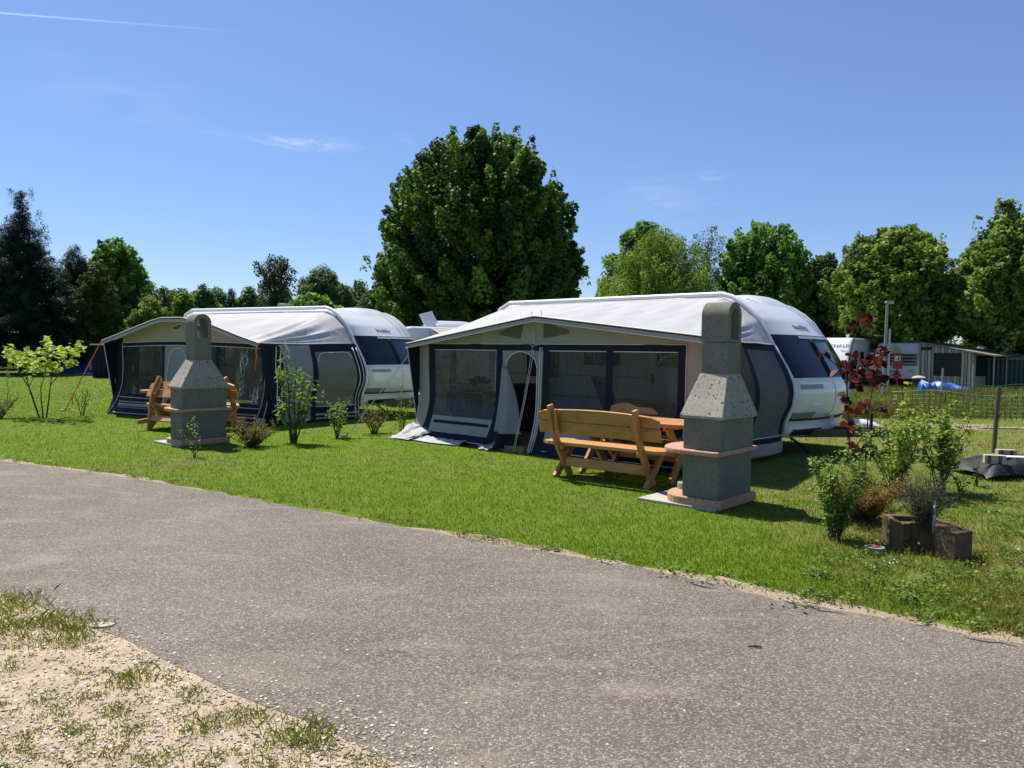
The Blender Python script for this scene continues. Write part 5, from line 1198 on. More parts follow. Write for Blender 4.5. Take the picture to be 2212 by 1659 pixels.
# ------------------------------------------------------------------ right hand odds and ends
c = G(2146, 978); mb = MB(); mb.bar((0, 0, -.05), (.045, 0, 1.08), .055, .05, (0, 1, 0)); o = mb.build('wooden_post', MT['postwood'], bevel=.006); o.location = c; tag(o, 'weathered dark wooden post leaning behind the heap of black film', 'post')
c = G(2185, 1036); rr = np.random.default_rng(6); rows = []
for j in range(15):
    row = []
    for i in range(41):
        x = -.40+2.2*i/40; y = -.12+.95*j/14; e = min(1, (x+.42)/.22)*min(1, (1.82-x)/.2)*min(1, (y+.13)/.10)*min(1, (.84-y)/.12)
        row.append((x+.03*sin(9*y), y+.05*sin(5*x), max(.0, .20*e**.42*(1+.10*sin(6*x+2*y)*sin(5*y)+.10*sin(19*x-7*y)))+.03*abs(sin(14*x+9*y)*sin(5*x-11*y))*e))
    rows.append(row)
mb = MB(); mb.grid(rows); o = mb.build('black_film_heap', MT['blacktarp'], smooth=True); o.location = c; tag(o, 'heap covered with crumpled black film weighed down by blocks at the right edge', 'heap')
def block(px, py, z, w_, d_, h_, rz, label):
    c = G(px, py, z); t = empty('hollow_block', c, rz, label, 'block', 'blocks on the black film')
    mb = MB(); mb.box((0, d_/2, h_/2), (w_, d_, h_)); b = mb.build('block', MT['block'], t, bevel=.004)
    for x in (-.30, -.22, .16, .24):
        mb = MB(); mb.box((x*w_*1.1, -.001, h_/2), (.012, .012, h_*.98)); mb.build('groove', MT['black'], b)
    return t
block(2150, 1003, .20, .24, .12, .115, -.35, 'sand coloured grooved block on the front end of the black heap')
block(2176, 990, .20, .24, .10, .115, -.15, 'grey shaded block standing behind the sand coloured one')
mb = MB(); rows = [[(x, y+.05*sin(3*x), .255+.012*sin(20*y)) for y in np.linspace(0, .10, 5)] for x in np.linspace(-.1, .9, 12)]; mb.grid(rows)
o = mb.build('striped_strap', MT['pipe'], smooth=True, thick=.006); o.location = c+np.array([.02, .25, .0]); o.rotation_euler = (0, 0, -.25); tag(o, 'pale strap lying over the black film heap', 'strap')
# plastic net fence
def net(a, b, h, label, sag=.03, nv=40, nh=7):
    a = np.array(a); b = np.array(b); ln = np.linalg.norm(b-a); ang = atan2(b[1]-a[1], b[0]-a[0]); t = empty('net_fence', a, ang, label, 'fence'); t['group'] = 'green net fences'
    rr = np.random.default_rng(int(ln*10)); ph = rr.random(4)*6
    f = lambda x, z: (x, .10*sin(1.9*x+ph[0])+.05*sin(5*x+ph[1])-.03*z, max(.01, z*(1-.10*sin(.9*x+ph[2])**2)-.02*sin(3.1*x+ph[3])))
    mb = MB()
    for i in range(nv): 
        x = ln*i/(nv-1); mb.tube([f(x+.02*sin(k*2+i), h*k/4) for k in range(5)], .0055, 4)
    mb.build('vertical_strand', MT['netdark'], t)
    mb = MB()
    for k in range(nh): z = .03+(h-.03)*k/(nh-1); mb.tube([f(ln*i/60, z) for i in range(61)], .004, 4)
    mb.build('horizontal_strand', MT['netgreen'], t)
    return t
A_ = G(1925, 896); B_ = G(2250, 913)
net(A_, B_, .68, 'sagging green plastic net fence nearest the camera, behind the shrubs', nv=27)
net(G(2072, 866), G(2290, 868), .62, 'second green plastic net fence running past the blue sheeted heap', nv=34)
for px, top, py, lb in ((2034, 795, 858, 'grey net post with the blue tarpaulin directly behind it'), (2100, 787, 858, 'grey net post before the striped awning wall')):
    c = G(px, py); hh = (py-top)*c[1]/F; mb = MB(); mb.tube([(0, 0, 0), (.01, 0, hh)], .035, 8); o = mb.build('net_post', MT['greymetal'], smooth='auto'); o.location = c; tag(o, lb, 'post', 'grey posts along the far plot')
# tall rough grass beyond the shrubs
P_, X_, Y_ = spray(60000, 1700, 2330, 842, 905); P_ = P_[(rg.random(len(P_)) < .5+.5*vnoise(P_[:, 0], P_[:, 1], .5, 3))]; n = len(P_)
nn2 = vnoise(P_[:, 0], P_[:, 1], .35, 8)
cg = colours(rg, n, [(.075, .13, .02), (.14, .19, .035), (.22, .22, .08), (.28, .22, .12)], .2); cg = cg*(1-.5*np.clip(nn2, 0, 1)[:, None])+np.array([.22, .12, .07])*.5*np.clip(nn2, 0, 1)[:, None]
o = blades(rg, P_, (.10+.20*rg.random(n)**2)*(1+.5*nn2), np.maximum(.006, .0006*P_[:, 1]), .6, cg, 'rough_grass', MT['grass']); tag(o, 'tall yellowish unmown grass on the far right plot', 'grass', kind='stuff')
# ------------------------------------------------------------------ far caravans, sheds, posts
def simple_van(name, loc, rz, label, W_, Ln, H, m, nose=.5, winside=True, extra=None):
    """long axis = local y (nose at -y), end face toward -y"""
    t = empty(name, loc, rz, label, 'caravan')
    prof = [(-.25*nose, .45), (-.35*nose, 1.0), (-.22*nose, 1.25), (.35*nose, H-.22), (.55*nose, H-.05), (.8*nose, H), (Ln-.3, H), (Ln-.05, H-.12), (Ln, H-.4), (Ln, .45)]
    tt = [0, .02, .06, .12]+list(np.linspace(.2, W_-.2, 5))+[W_-.12, W_-.06, W_-.02, W_]
    def rd(x): d = min(x, W_-x); return .12-sqrt(max(0, .0144-max(0, .12-d)**2))
    mb = MB(); mb.grid([[(x-W_/2, y+rd(x)*(1 if y < 1 else -1), z-(rd(x) if z > 2 else 0)) for y, z in prof] for x in tt])
    for k in (0, -1):
        x = tt[k]-W_/2; mb.add([(x, y+.12*(1 if y < 1 else -1), z-(.12 if z > 2 else 0)) for y, z in prof], [tuple(range(len(prof)))])
    mb.build('body', m, t, smooth='auto')
    mb = MB(); mb.box((0, Ln/2, .38), (W_-.2, Ln-.4, .2)); mb.build('chassis', MT['black'], t)
    for sx in (-1, 1):
        mb = MB(); mb.lathe([(.1, -.09), (.30, -.09), (.32, 0), (.30, .09), (.1, .09)], n=18, M=Matrix.Translation((sx*(W_/2-.1), Ln*.55, .32)) @ Matrix.Rotation(PI/2, 4, 'Y')); mb.build('wheel', MT['rubber'], t, smooth='auto')
        if winside:
            for y in (1.0, 2.6):
                mb = MB(); mb.box((sx*(W_/2+.004), y+.3, 1.5), (.02, .9, .5)); mb.build('window', MT['glass'], t, bevel=.008)
    return t
def text(body, size, M, m, parent, align='CENTER'):
    cu = bpy.data.curves.new('lettering', 'FONT'); cu.body = body; cu.size = size; cu.align_x = align; cu.extrude = .002; cu.materials.append(MT[m])
    o = text_mesh(cu); o.parent = parent; o.matrix_local = M; return o
# white caravan with lettering on the sloped front
p = AT(1779, 838, 36.5); p[2] = 0
van = simple_van('caravan', p, radians(-34.5), 'white caravan with grey lettering on its sunlit sloped front, behind the near nose', 2.25, 5.5, 2.40, MT['white'], 1.15)
sl_ = Vector((0, .57*1.15, .93)).normalized(); x_ = Vector((1, 0, 0)); n_ = x_.cross(sl_)
for s, sz, zz, xo in (('KNAUS', .28, 1.93, .60), ('Sport', .16, 1.74, .86)):
    yy = -.22*1.15+(zz-1.25)/(2.18-1.25)*.57*1.15; q = Vector((xo, yy, zz))+n_*.02
    text(s, sz, Matrix(((x_.x, sl_.x, n_.x, q.x), (x_.y, sl_.y, n_.y, q.y), (x_.z, sl_.z, n_.z, q.z), (0, 0, 0, 1))), 'greyband', van)
mb = MB(); mb.box((0, -.31, 1.12), (1.9, .04, .05)); mb.box((0, .46, 2.16), (2.05, .03, .05)); mb.build('trim_line', MT['greyband'], van)
mb = MB(); mb.lathe([(.07, 0), (.07, .14), (.09, .15), (.09, .19)], c=(.5, 2.6, 2.40), n=12); mb.build('roof_vent', MT['white'], van)
p = AT(1836, 838, 43.5); p[2] = 0
simple_van('caravan', p, radians(-34.5), 'cream caravan mostly hidden right behind the lettered white one', 2.2, 5, 2.35, MT['oldwhite'], .6)
# old caravan with striped awning
p = AT(1936, 838, 38.3); p[2] = 0; th = radians(-50)
van = simple_van('caravan', p, th, 'old cream caravan end with grey band and round badge beside the striped lean to', 2.15, 5.2, 2.22, MT['oldwhite'], .35)
mb = MB(); mb.box((0, -.10, 1.38), (2.02, .05, .62)); b = mb.build('window_band', MT['greyband'], van, bevel=.02)
mb = MB(); mb.box((0, -.13, 1.38), (1.94, .02, .50)); mb.build('end_window', MT['glass'], b)
mb = MB(); 
for z in (1.70, 1.52, 1.36, 1.20, 1.05): mb.box((0, -.145, z), (2.04, .02, .02))
mb.build('trim_line', MT['white'], b)
mb = MB(); mb.lathe([(.0, 0), (.13, 0), (.13, .02), (0, .025)], n=20, M=Matrix.Translation((-.02, -.03, 1.92)) @ Matrix.Rotation(PI/2, 4, 'X')); mb.build('badge', MT['yellow'], van)
mb = MB(); mb.box((-.15, -.17, .78), (.62, .02, .05)); mb.box((.75, -.17, .84), (.3, .02, .03)); mb.build('handle', MT['greyband'], van)
def M_stripes():
    m, nt, out = new_mat('striped_canvas'); v = coord(nt); sx = nt.nodes.new('ShaderNodeSeparateXYZ'); L(nt, v, sx.inputs[0])
    a = N(nt, 'ShaderNodeMath', _operation='ADD'); L(nt, sx.outputs[0], a.inputs[0]); L(nt, sx.outputs[1], a.inputs[1])
    w_ = N(nt, 'ShaderNodeMath', _operation='FRACT'); k = N(nt, 'ShaderNodeMath', _operation='MULTIPLY'); L(nt, a.outputs[0], k.inputs[0]); k.inputs[1].default_value = 3.4; L(nt, k.outputs[0], w_.inputs[0])
    cr = ramp(nt, w_.outputs[0], [(0, (.50, .45, .36)), (.30, (.05, .04, .035)), (.42, (.50, .45, .36)), (.52, (.06, .05, .04)), (.60, (.50, .45, .36)), (.72, (.05, .045, .04)), (.86, (.42, .38, .31))]); cr.color_ramp.interpolation = 'CONSTANT'
    b = N(nt, 'ShaderNodeBsdfPrincipled', Roughness=.85); L(nt, cr.outputs[0], b.inputs['Base Color']); L(nt, b.outputs[0], out.inputs[0]); return m
MT['stripes'] = M_stripes()
aw = empty('lean_to_awning', p, th, 'beige and brown striped canvas lean to with a sloping grey green roof', 'awning')
x0, x1, yb = 1.10, 3.42, 3.4
zr = lambda x: 2.22-(x-x0)*.185
def rect(nm, m, a, b, z0, z1, y=0., parent=aw):
    mb = MB(); mb.grid([[(a+(b-a)*i/6, y, (z0(a+(b-a)*i/6) if callable(z0) else z0)+((z1(a+(b-a)*i/6) if callable(z1) else z1)-(z0(a+(b-a)*i/6) if callable(z0) else z0))*k/3) for k in range(4)] for i in range(7)]); return mb.build(nm, m, parent, thick=.02)
rect('end_wall', MT['stripes'], x0, x1, .03, lambda x: zr(x)-.05)
mb = MB(); mb.box(((1.72+2.95)/2, -.02, 1.18), (1.23, .03, 1.10)); mb.build('window', MT['black'], aw)
mb = MB(); mb.box((1.35, -.02, 1.93), (.55, .02, .16)); mb.build('vent', MT['black'], aw)
mb = MB(); mb.grid([[(x1, yb*i/6, .03+(zr(x1)-.08)*k/3) for k in range(4)] for i in range(7)]); mb.build('front_wall', MT['stripes'], aw, thick=.02)
mb = MB(); mb.box((x1+.02, 1.7, 1.13), (.03, 2.7, .95)); mb.build('window', MT['glass'], aw)
mb = MB(); mb.add([(x0-.1, -.12, zr(x0)+.03), (x1+.95, -.12, zr(x1+.95)+.03), (x1+.95, yb+.1, zr(x1+.95)+.03), (x0-.1, yb+.1, zr(x0)+.03), (x0-.1, -.12, zr(x0)-.02), (x1+.95, -.12, zr(x1+.95)-.04), (x1+.95, yb+.1, zr(x1+.95)-.04), (x0-.1, yb+.1, zr(x0)-.02)], [(0, 1, 2, 3), (7, 6, 5, 4), (0, 4, 5, 1), (1, 5, 6, 2), (2, 6, 7, 3), (3, 7, 4, 0)]); mb.build('roof', MT['roofing'], aw, bevel=.01)
for y in (.1, 1.7, 3.2):
    mb = MB(); mb.tube([(x1+.85, y, 0), (x1+.85, y, zr(x1+.85)-.03)], .03, 8); mb.build('post', MT['greymetal'], aw)
mb = MB(); mb.box((x0, -.03, 1.1), (.05, .04, 2.2)); mb.build('corner_rail', MT['greymetal'], aw)
# blue sheeted heap in front
def tarp_heap(px, py, w_, d_, h_, rz, m, label, seed, name='tarpaulin_heap', skirt=None):
    c = G(px, py); r = np.random.default_rng(seed); ph = r.random(6)*6; rows = []
    for j in range(23):
        row = []
        for i in range(41):
            a = i/40*2-1; b = j/22*2-1; e = max(0, 1-abs(a)**4)*max(0, 1-abs(b)**3)
            hh = h_*(e**.45)*(.72+.28*sin(2.4*a+ph[0])*cos(1.3*b+ph[1])+.10*sin(9*a+4*b+ph[2]))+.015
            row.append((a*w_/2*(1+.05*sin(5*b+ph[3])), b*d_/2*(1+.05*sin(7*a+ph[4])), hh))
        rows.append(row)
    mb = MB(); mb.grid(rows); o = mb.build(name, MT[m], smooth=True); o.location = c; o.rotation_euler = (0, 0, rz); tag(o, label, 'tarpaulin'); return o
tarp_heap(2050, 849, 1.9, .8, .46, -.55, 'tarp', 'bright blue tarpaulin bundle before the striped lean to', 4)
tarp_heap(2003, 850, .75, .7, .62, -.3, 'tarp', 'peaked blue tarpaulin pile at the left end of the bright blue bundle', 7)
tarp_heap(170, 806, 1.9, 1.5, 1.02, .2, 'navytarp', 'dark blue covered pile on the lawn under the left trees', 9)
o = tarp_heap(198, 808, 1.6, .9, .05, .1, 'oldwhite', 'pale sheet lying flat beside the dark blue covered pile', 3, 'ground_sheet')
# dark green shed
p = AT(2200, 838, 36.5); p[2] = 0; t = empty('garden_shed', p, radians(-40), 'dark green corrugated shed with a brown roof at the right edge', 'shed')
mb = MB(); xs = np.linspace(-1.25, 1.25, 101); mb.grid([[(x, -.8+.018*sin(x*34), z) for z in (0, 1.48)] for x in xs]); mb.grid([[(-1.25-.018*sin(y*34), y, z) for z in (0, 1.48)] for y in np.linspace(-.8, .8, 60)]); mb.grid([[(1.25, y, z) for z in (0, 1.48)] for y in (-.8, .8)]); mb.grid([[(x, .8, z) for z in (0, 1.48)] for x in (-1.25, 1.25)]); mb.build('wall', MT['darkgreen'], t)
mb = MB(); mb.prism([(-1.38, 0, 0), (1.38, 0, 0), (1.38, .95, .0), (-1.38, .95, 0)], (0, -.95, 1.46), (0, -.95, 1.50)); mb.add([(-1.38, -.95, 1.49), (1.38, -.95, 1.49), (1.38, 0, 1.72), (-1.38, 0, 1.72), (1.38, .95, 1.49), (-1.38, .95, 1.49)], [(0, 1, 2, 3), (3, 2, 4, 5), (0, 3, 5), (1, 4, 2)]); mb.build('roof', MT['shedroof'], t)
tarp_heap(2128, 834, 2.4, 2.4, 1.95, .2, 'roofing', 'pale greenish covered dome behind the dark green shed', 12)
c = G(1984, 842); t = empty('waste_bin', c, 0, 'dark bin with pale lid between the old caravan and the lean to', 'bin'); mb = MB(); mb.lathe([(.24, 0), (.28, .5), (.29, .52)], n=18); mb.build('barrel', MT['black'], t, smooth='auto'); mb = MB(); mb.lathe([(.30, .52), (.30, .57), (.2, .63), (.05, .66)], n=18); mb.build('lid', MT['paver'], t, smooth='auto')
# fire extinguisher box on a post
p = AT(1937, 842, 34); p[2] = 0; t = empty('extinguisher_box', p, radians(-28), 'red fire extinguisher box with white sign on a red post', 'fire box')
mb = MB(); mb.box((0, 0, .55), (.07, .07, 1.1)); mb.build('post', MT['redbrown'], t); zt_ = 1.6-(768-799)/-F*0
z0 = 1.6+(767.5-797)*34/F; z1 = 1.6+(767.5-764)*34/F
mb = MB(); mb.box((0, 0, (z0+z1)/2), (.36, .28, z1-z0)); b = mb.build('cabinet', MT['red'], t, bevel=.01); mb = MB(); mb.box((0, -.01, z1+.01), (.40, .33, .03)); mb.build('lid', MT['red'], b, bevel=.006)
mb = MB(); mb.box((0, -.145, (z0+z1)/2+.12), (.22, .012, .22)); sg = mb.build('sign', MT['plaque'], b)
mb = MB(); mb.box((.04, -.153, (z0+z1)/2+.10), (.055, .008, .15)); mb.box((.03, -.153, (z0+z1)/2+.19), (.03, .008, .03)); mb.box((.065, -.153, (z0+z1)/2+.185), (.05, .008, .015)); mb.box((-.05, -.153, (z0+z1)/2+.08), (.05, .008, .06)); mb.build('pictogram', MT['red'], sg)
# lamp posts and poles
p = AT(1908, 850, 30); p[2] = 0; hh = 1.6+(767-655)*30/F; t = empty('street_lamp', p, 0, 'grey street lamp with a small side arm before the right hand maples', 'street lamp')
mb = MB(); mb.tube([(0, 0, 0), (.04, 0, hh)], [.062, .05], 12); mb.build('pole', MT['greymetal'], t, smooth='auto')
mb = MB(); mb.box((.10, -.05, hh+.02), (.30, .2, .08)); l_ = mb.build('lamp_head', MT['greymetal'], t, bevel=.02); mb = MB(); mb.box((.14, -.05, hh-.03), (.18, .15, .02)); mb.build('lens', MT['plaque'], l_)
mb = MB(); z = 1.6+(767-727)*30/F; mb.tube([(.02, 0, z), (-.36, -.05, z+.04)], .014, 6); mb.lathe([(.0, 0), (.06, 0), (.06, .03), (0, .03)], c=(-.40, -.05, z+.02), n=10); mb.build('side_arm', MT['steel'], t)
for px, top, dd, lb in ((1917, 712, 33, 'thin grey pole standing close beside the street lamp'), (1979, 713, 40, 'thin grey pole rising behind the striped lean to roof')):
    p = AT(px, 840, dd); p[2] = 0; mb = MB(); mb.tube([(0, 0, 0), (.02, 0, 1.6+(768-top)*dd/F)], .045, 8); o = mb.build('pole', MT['steel'], smooth='auto'); o.location = p; tag(o, lb, 'pole', 'thin poles on the far plot')
p = AT(611, 790, 46); p[2] = 0; hh = 1.6+(751-661)*46/F; t = empty('street_lamp', p, .3, 'street lamp with a flat pale head above the far caravan roof', 'street lamp')
mb = MB(); mb.tube([(0, 0, 0), (0, 0, hh)], [.07, .05], 8); mb.build('pole', MT['greymetal'], t); mb = MB(); mb.box((.12, 0, hh+.06), (.85, .45, .09)); mb.box((.12, 0, hh), (.5, .3, .1)); mb.build('lamp_head', MT['oldwhite'], t, bevel=.02)
# caravan with roof box and flat aerial between the two big ones
p = AT(815, 815, 22.5); p[2] = 0
van = simple_van('caravan', p, radians(-62), 'white caravan with roof air conditioner and flat aerial, between the two large caravans', 2.3, 6, 2.25, MT['white'], .8)
mb = MB(); rows = [[(x, y, 2.27+.20*(1-abs((x)/.5)**4)**.5*(1-abs((y-2.2)/.75)**6)**.5) for y in np.linspace(1.45, 2.95, 15)] for x in np.linspace(-.5, .5, 11)]; mb.grid(rows); ac = mb.build('air_conditioner', MT['white'], van, smooth=True); mb = MB(); mb.box((0, 2.2, 2.28), (.9, 1.35, .07)); mb.build('base_seal', MT['black'], ac)
ae = empty('flat_aerial', AT(926, 700, 29.5)*0, 0); bpy.data.objects.remove(ae)
q = AT(926, 689, 22.8); lq = Matrix.Rotation(-radians(-62), 4, 'Z') @ Vector(q-p)
mb = MB(); M_ = Matrix.Translation(lq) @ Matrix.Rotation(radians(62+40), 4, 'Z') @ Matrix.Rotation(radians(-14), 4, 'Y') @ Matrix.Rotation(radians(62), 4, 'X'); mb.box((0, 0, 0), (.46, .42, .04), 0, M_); a_ = mb.build('flat_aerial', MT['white'], van, bevel=.015)
mb = MB(); mb.tube([lq+Vector((0, 0, -.02)), (lq.x, lq.y, 2.22)], .03, 8); mb.box((lq.x, lq.y, 2.27), (.25, .25, .10)); mb.build('aerial_mount', MT['oldwhite'], van)
aw = empty('awning', p, radians(-62), 'grey and beige awning of the caravan with the flat aerial', 'awning')
mb = MB(); mb.add([(1.16, 1.2, 2.18), (1.16, 5.2, 2.18), (2.6, 5.2, 1.85), (2.6, 1.2, 1.85)], [(0, 1, 2, 3)]); mb.build('roof', MT['cream_fab'], aw, thick=.02); mb = MB(); mb.add([(1.16, 1.2, 2.15), (2.6, 1.2, 1.82), (2.6, 1.2, 0), (1.16, 1.2, 0)], [(0, 1, 2, 3)]); mb.build('end_wall', MT['blue_fab'], aw, thick=.01); mb = MB(); mb.add([(2.6, 1.2, 1.82), (2.6, 5.2, 1.82), (2.6, 5.2, 0), (2.6, 1.2, 0)], [(0, 1, 2, 3)]); mb.build('front_wall', MT['blue_fab'], aw, thick=.01)
# left background
p = AT(236, 814, 38.5); p[2] = 0; t = empty('tool_shed', p, .25, 'dark blue corrugated shed just left of the striped awning', 'shed')
mb = MB(); xs = np.linspace(-.6, 1.2, 70); mb.grid([[(x, -.6+.02*sin(x*30), z) for z in (0, 1.62)] for x in xs]); mb.grid([[(-.6, y, z) for z in (0, 1.62)] for y in (-.6, .8)]); mb.grid([[(1.2, y, z) for z in (0, 1.62)] for y in (-.6, .8)]); mb.grid([[(x, .8, z) for z in (0, 1.62)] for x in (-.6, 1.2)]); mb.build('wall', MT['navy'], t); mb = MB(); mb.box((.3, .1, 1.65), (2.0, 1.6, .06)); mb.build('roof', MT['oldwhite'], t)
for px, dd, rz, lb in ((246, 62, .9, 'white caravan glimpsed between the left tree trunks'), (8, 47, .6, 'grey white caravan at the far left behind the yellow shrub')):
    p = AT(px, 790, dd); p[2] = 0; simple_van('caravan', p, rz, lb, 2.2, 5.2, 2.4, MT['white'] if dd > 50 else MT['greymetal'], .5)

# ------------------------------------------------------------------ trees
def crown_shoots(r, prof, n, ln, rad, up, noise_, asym=None):
    """shoots whose tips reach the crown surface; prof [(z, radius)]"""
    pz = np.array([p[0] for p in prof]); pr = np.array([p[1] for p in prof]); zz = np.linspace(pz[0], pz[-1], 200); w_ = np.interp(zz, pz, pr)+.15*pr.max()*(zz > pz[0]+.6*(pz[-1]-pz[0])); cw = np.cumsum(w_); z = np.interp(r.random(n)*cw[-1], cw, zz)
    th = r.random(n)*2*PI; ph = r.random(4)*6
    rr = np.interp(z, pz, pr)*(1+noise_*(np.sin(3*th+1.3*z+ph[0])*.5+np.sin(5*th-2.1*z+ph[1])*.5)+noise_*.6*r.standard_normal(n))
    if asym is not None: rr = rr*(1+asym(th, z))
    dr = np.interp(z+.3, pz, pr)-np.interp(z-.3, pz, pr); slope = np.clip(-dr/.6, -1, 3)
    out = np.stack([np.cos(th), np.sin(th), np.zeros(n)], 1)
    tip = out*rr[:, None]; tip[:, 2] = z
    d = unit(out*(1.-.3*np.clip(slope, 0, 2))[:, None]+np.array([0, 0, 1.])*(up+np.clip(slope, -.3, 2.)*.7)[:, None] if np.ndim(up) else out+np.array([0, 0, 1.])*(up+np.clip(slope, -.3, 2.)*.7)[:, None])
    d = unit(d+.25*r.standard_normal((n, 3))); l_ = ln*(.6+.8*r.random(n))
    hx = np.hypot(d[:, 0], d[:, 1]); l_ = np.minimum(l_, np.maximum(.25*ln, .95*np.abs(rr)/np.maximum(hx, .05)))
    return tip-d*l_[:, None], tip, rad*np.clip(.45+.55*np.abs(rr)/(.35*pr.max()), .45, 1.)*(.6+.7*r.random(n))
def shoot_leaves(r, P0, P1, R, per, size, shape, pal, name, m, parent, droop=.3, jit=.16, taper=.75, upn=.5):
    n = len(P0); k = r.poisson(per*(R/np.mean(R))**1.3*np.linalg.norm(P1-P0, axis=1)/np.mean(np.linalg.norm(P1-P0, axis=1))); idx = np.repeat(np.arange(n), k); N_ = len(idx)
    t = r.random(N_)**.8; ax = unit(P1-P0)[idx]; a = r.standard_normal((N_, 3)); rad = unit(a-ax*np.sum(a*ax, 1, keepdims=True))
    q = R[idx]*(1-taper*t**1.5)*np.sqrt(.12+.88*r.random(N_))
    pos = P0[idx]+(P1-P0)[idx]*t[:, None]+rad*q[:, None]
    nor = rad*.7+ax*.25+np.array([0, 0, upn])+.45*r.standard_normal((N_, 3)); d = rad*.8-np.array([0, 0, droop])+.6*r.standard_normal((N_, 3))+ax*.3
    sh = colours(r, n, pal, .10)[idx]*(1+jit*r.standard_normal((N_, 1))); sh = np.clip(sh, .003, 1)
    return poly_mesh(name, leaf_polys(r, pos, nor, d, size*(.6+.7*r.random(N_)), shape), len(shape), sh, m, parent)
def tree(name, label, px, dist, prof, pal, nshoot, ln, rad, per, lsize, up=.5, noise_=.10, seed=0, shape=LEAF4, core=.35, trunk_r=.18, cat='tree', group=None, m='leaf', droop=.3, limbs=14, jit=.16, asym=None, py=800, taper=.75, base=None, extra=None):
    """prof in frame pixels: (y, half width) at the given distance"""
    r = np.random.default_rng(seed+100)
    b = AT(px, py, dist) if base is None else base; b[2] = 0; hy = 757+.012*(px-CX)
    s = dist/F/ray(px, hy)[1]*1.0
    pf = sorted([(1.6+(hy-y)*s, hw*s) for y, hw in prof])
    t = empty(name, b, 0, label, cat, group)
    P0, P1, R = crown_shoots(r, pf, nshoot, ln, rad, up, noise_, asym)
    nc = int(nshoot*core); pc = [(z, w_*.62) for z, w_ in pf]; C0, C1, CR = crown_shoots(r, pc, nc, ln*1.1, rad*1.15, up, .1) if nc else (P0[:0], P1[:0], R[:0])
    if extra is not None:
        E = np.array([[(x-px)*s, r.normal(0, .4), 1.6+(hy-y)*s, l_*s, w_*s] for x, y, l_, w_ in extra]); e1 = E[:, :3]; e0 = e1-np.stack([.12*e1[:, 0]*0+r.normal(0, .08, len(E)), 0*E[:, 0], E[:, 3]], 1)
        P0 = np.concatenate([P0, e0]); P1 = np.concatenate([P1, e1]); R = np.concatenate([R, E[:, 4]])
    shoot_leaves(r, np.concatenate([P0, C0]), np.concatenate([P1, C1]), np.concatenate([R, CR]), per, lsize, shape, pal, 'crown', MT[m], t, droop, jit, taper)
    mb = MB(); zt_ = pf[-1][0]; zb = pf[0][0]; top = zb+(zt_-zb)*.72
    mb.tube([(0, 0, -.05), (.02, 0, .3), (r.normal(0, .05), r.normal(0, .05), zb+.25*(zt_-zb)), (r.normal(0, .1), r.normal(0, .1), top)], [trunk_r*1.25, trunk_r, trunk_r*.7, trunk_r*.2], 10)
    for i in r.permutation(len(P0))[:limbs]:
        z0 = max(zb*.8, min(top, P0[i][2]-.35*np.hypot(P0[i][0], P0[i][1])-.2)); a = np.array([0, 0, z0]); c = P0[i]; mid = a*.45+c*.55+np.array([0, 0, -.08*np.linalg.norm(c-a)]); mb.tube([a, mid, c, c*.3+P1[i]*.7], [trunk_r*.36, trunk_r*.22, trunk_r*.12, .015], 6)
    mb.build('trunk', MT['bark'], t, smooth=True)
    return t
DK = [(0.023, 0.058, 0.013), (0.042, 0.097, 0.016), (0.078, 0.154, 0.023), (0.145, 0.244, 0.034)]
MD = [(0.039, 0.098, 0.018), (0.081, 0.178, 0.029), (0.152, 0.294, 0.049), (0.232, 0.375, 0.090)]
LT = [(0.068, 0.129, 0.021), (0.129, 0.212, 0.034), (0.197, 0.288, 0.053), (0.272, 0.348, 0.091)]
FARP = [(0.061, 0.110, 0.042), (0.095, 0.162, 0.057), (0.142, 0.218, 0.076)]
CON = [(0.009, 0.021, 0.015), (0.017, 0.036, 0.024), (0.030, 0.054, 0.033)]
# the big maple in the middle
tree('maple_tree', 'large round dark green maple rising alone behind the near caravan', 1032, 31.5,
     [(296, 62), (330, 116), (380, 160), (430, 187), (480, 202), (530, 211), (580, 217), (630, 218), (680, 200), (720, 175), (745, 120)], DK, 620, 1.7, .40, 250, .125, up=.85, noise_=.055, seed=1, shape=LEAFM, core=.5, trunk_r=.25, limbs=26, droop=.55,
     extra=[(975, 283, 60, 16), (1012, 299, 50, 13), (1068, 269, 70, 15), (1112, 273, 60, 15), (1142, 289, 60, 14), (932, 310, 60, 13), (893, 352, 55, 12), (862, 385, 50, 10), (1190, 357, 40, 9), (1212, 437, 40, 8), (1095, 297, 50, 14), (1040, 292, 50, 14), (850, 402, 40, 9), (795, 559, 30, 12), (1262, 587, 30, 10), (1225, 462, 30, 9)])
# right hand row
tree('green_tree', 'broad light green tree behind the roof of the near caravan', 1425, 38, [(490, 20), (520, 62), (560, 90), (600, 112), (640, 130), (690, 138), (730, 120)], LT, 300, 1.5, .50, 200, .12, up=.7, noise_=.12, seed=2, shape=LANCE, limbs=18, group='row of trees on the right')
tree('maple_tree', 'dark leafed maple showing left behind the broad light green tree', 1385, 44, [(475, 10), (500, 42), (560, 72), (620, 88), (690, 102), (730, 90)], MD, 200, 1.5, .55, 120, .17, up=.6, noise_=.16, seed=3, shape=LEAFM, group='row of trees on the right')
tree('birch_tree', 'thin airy birch with sky showing through, between the light tree and the maples', 1522, 41, [(482, 8), (505, 28), (545, 40), (600, 42), (680, 40)], [(.05, .09, .03), (.09, .13, .05), (.14, .18, .08)], 70, 1.1, .38, 75, .10, up=.5, noise_=.25, seed=4, core=.15, trunk_r=.08, limbs=26, group='row of trees on the right')
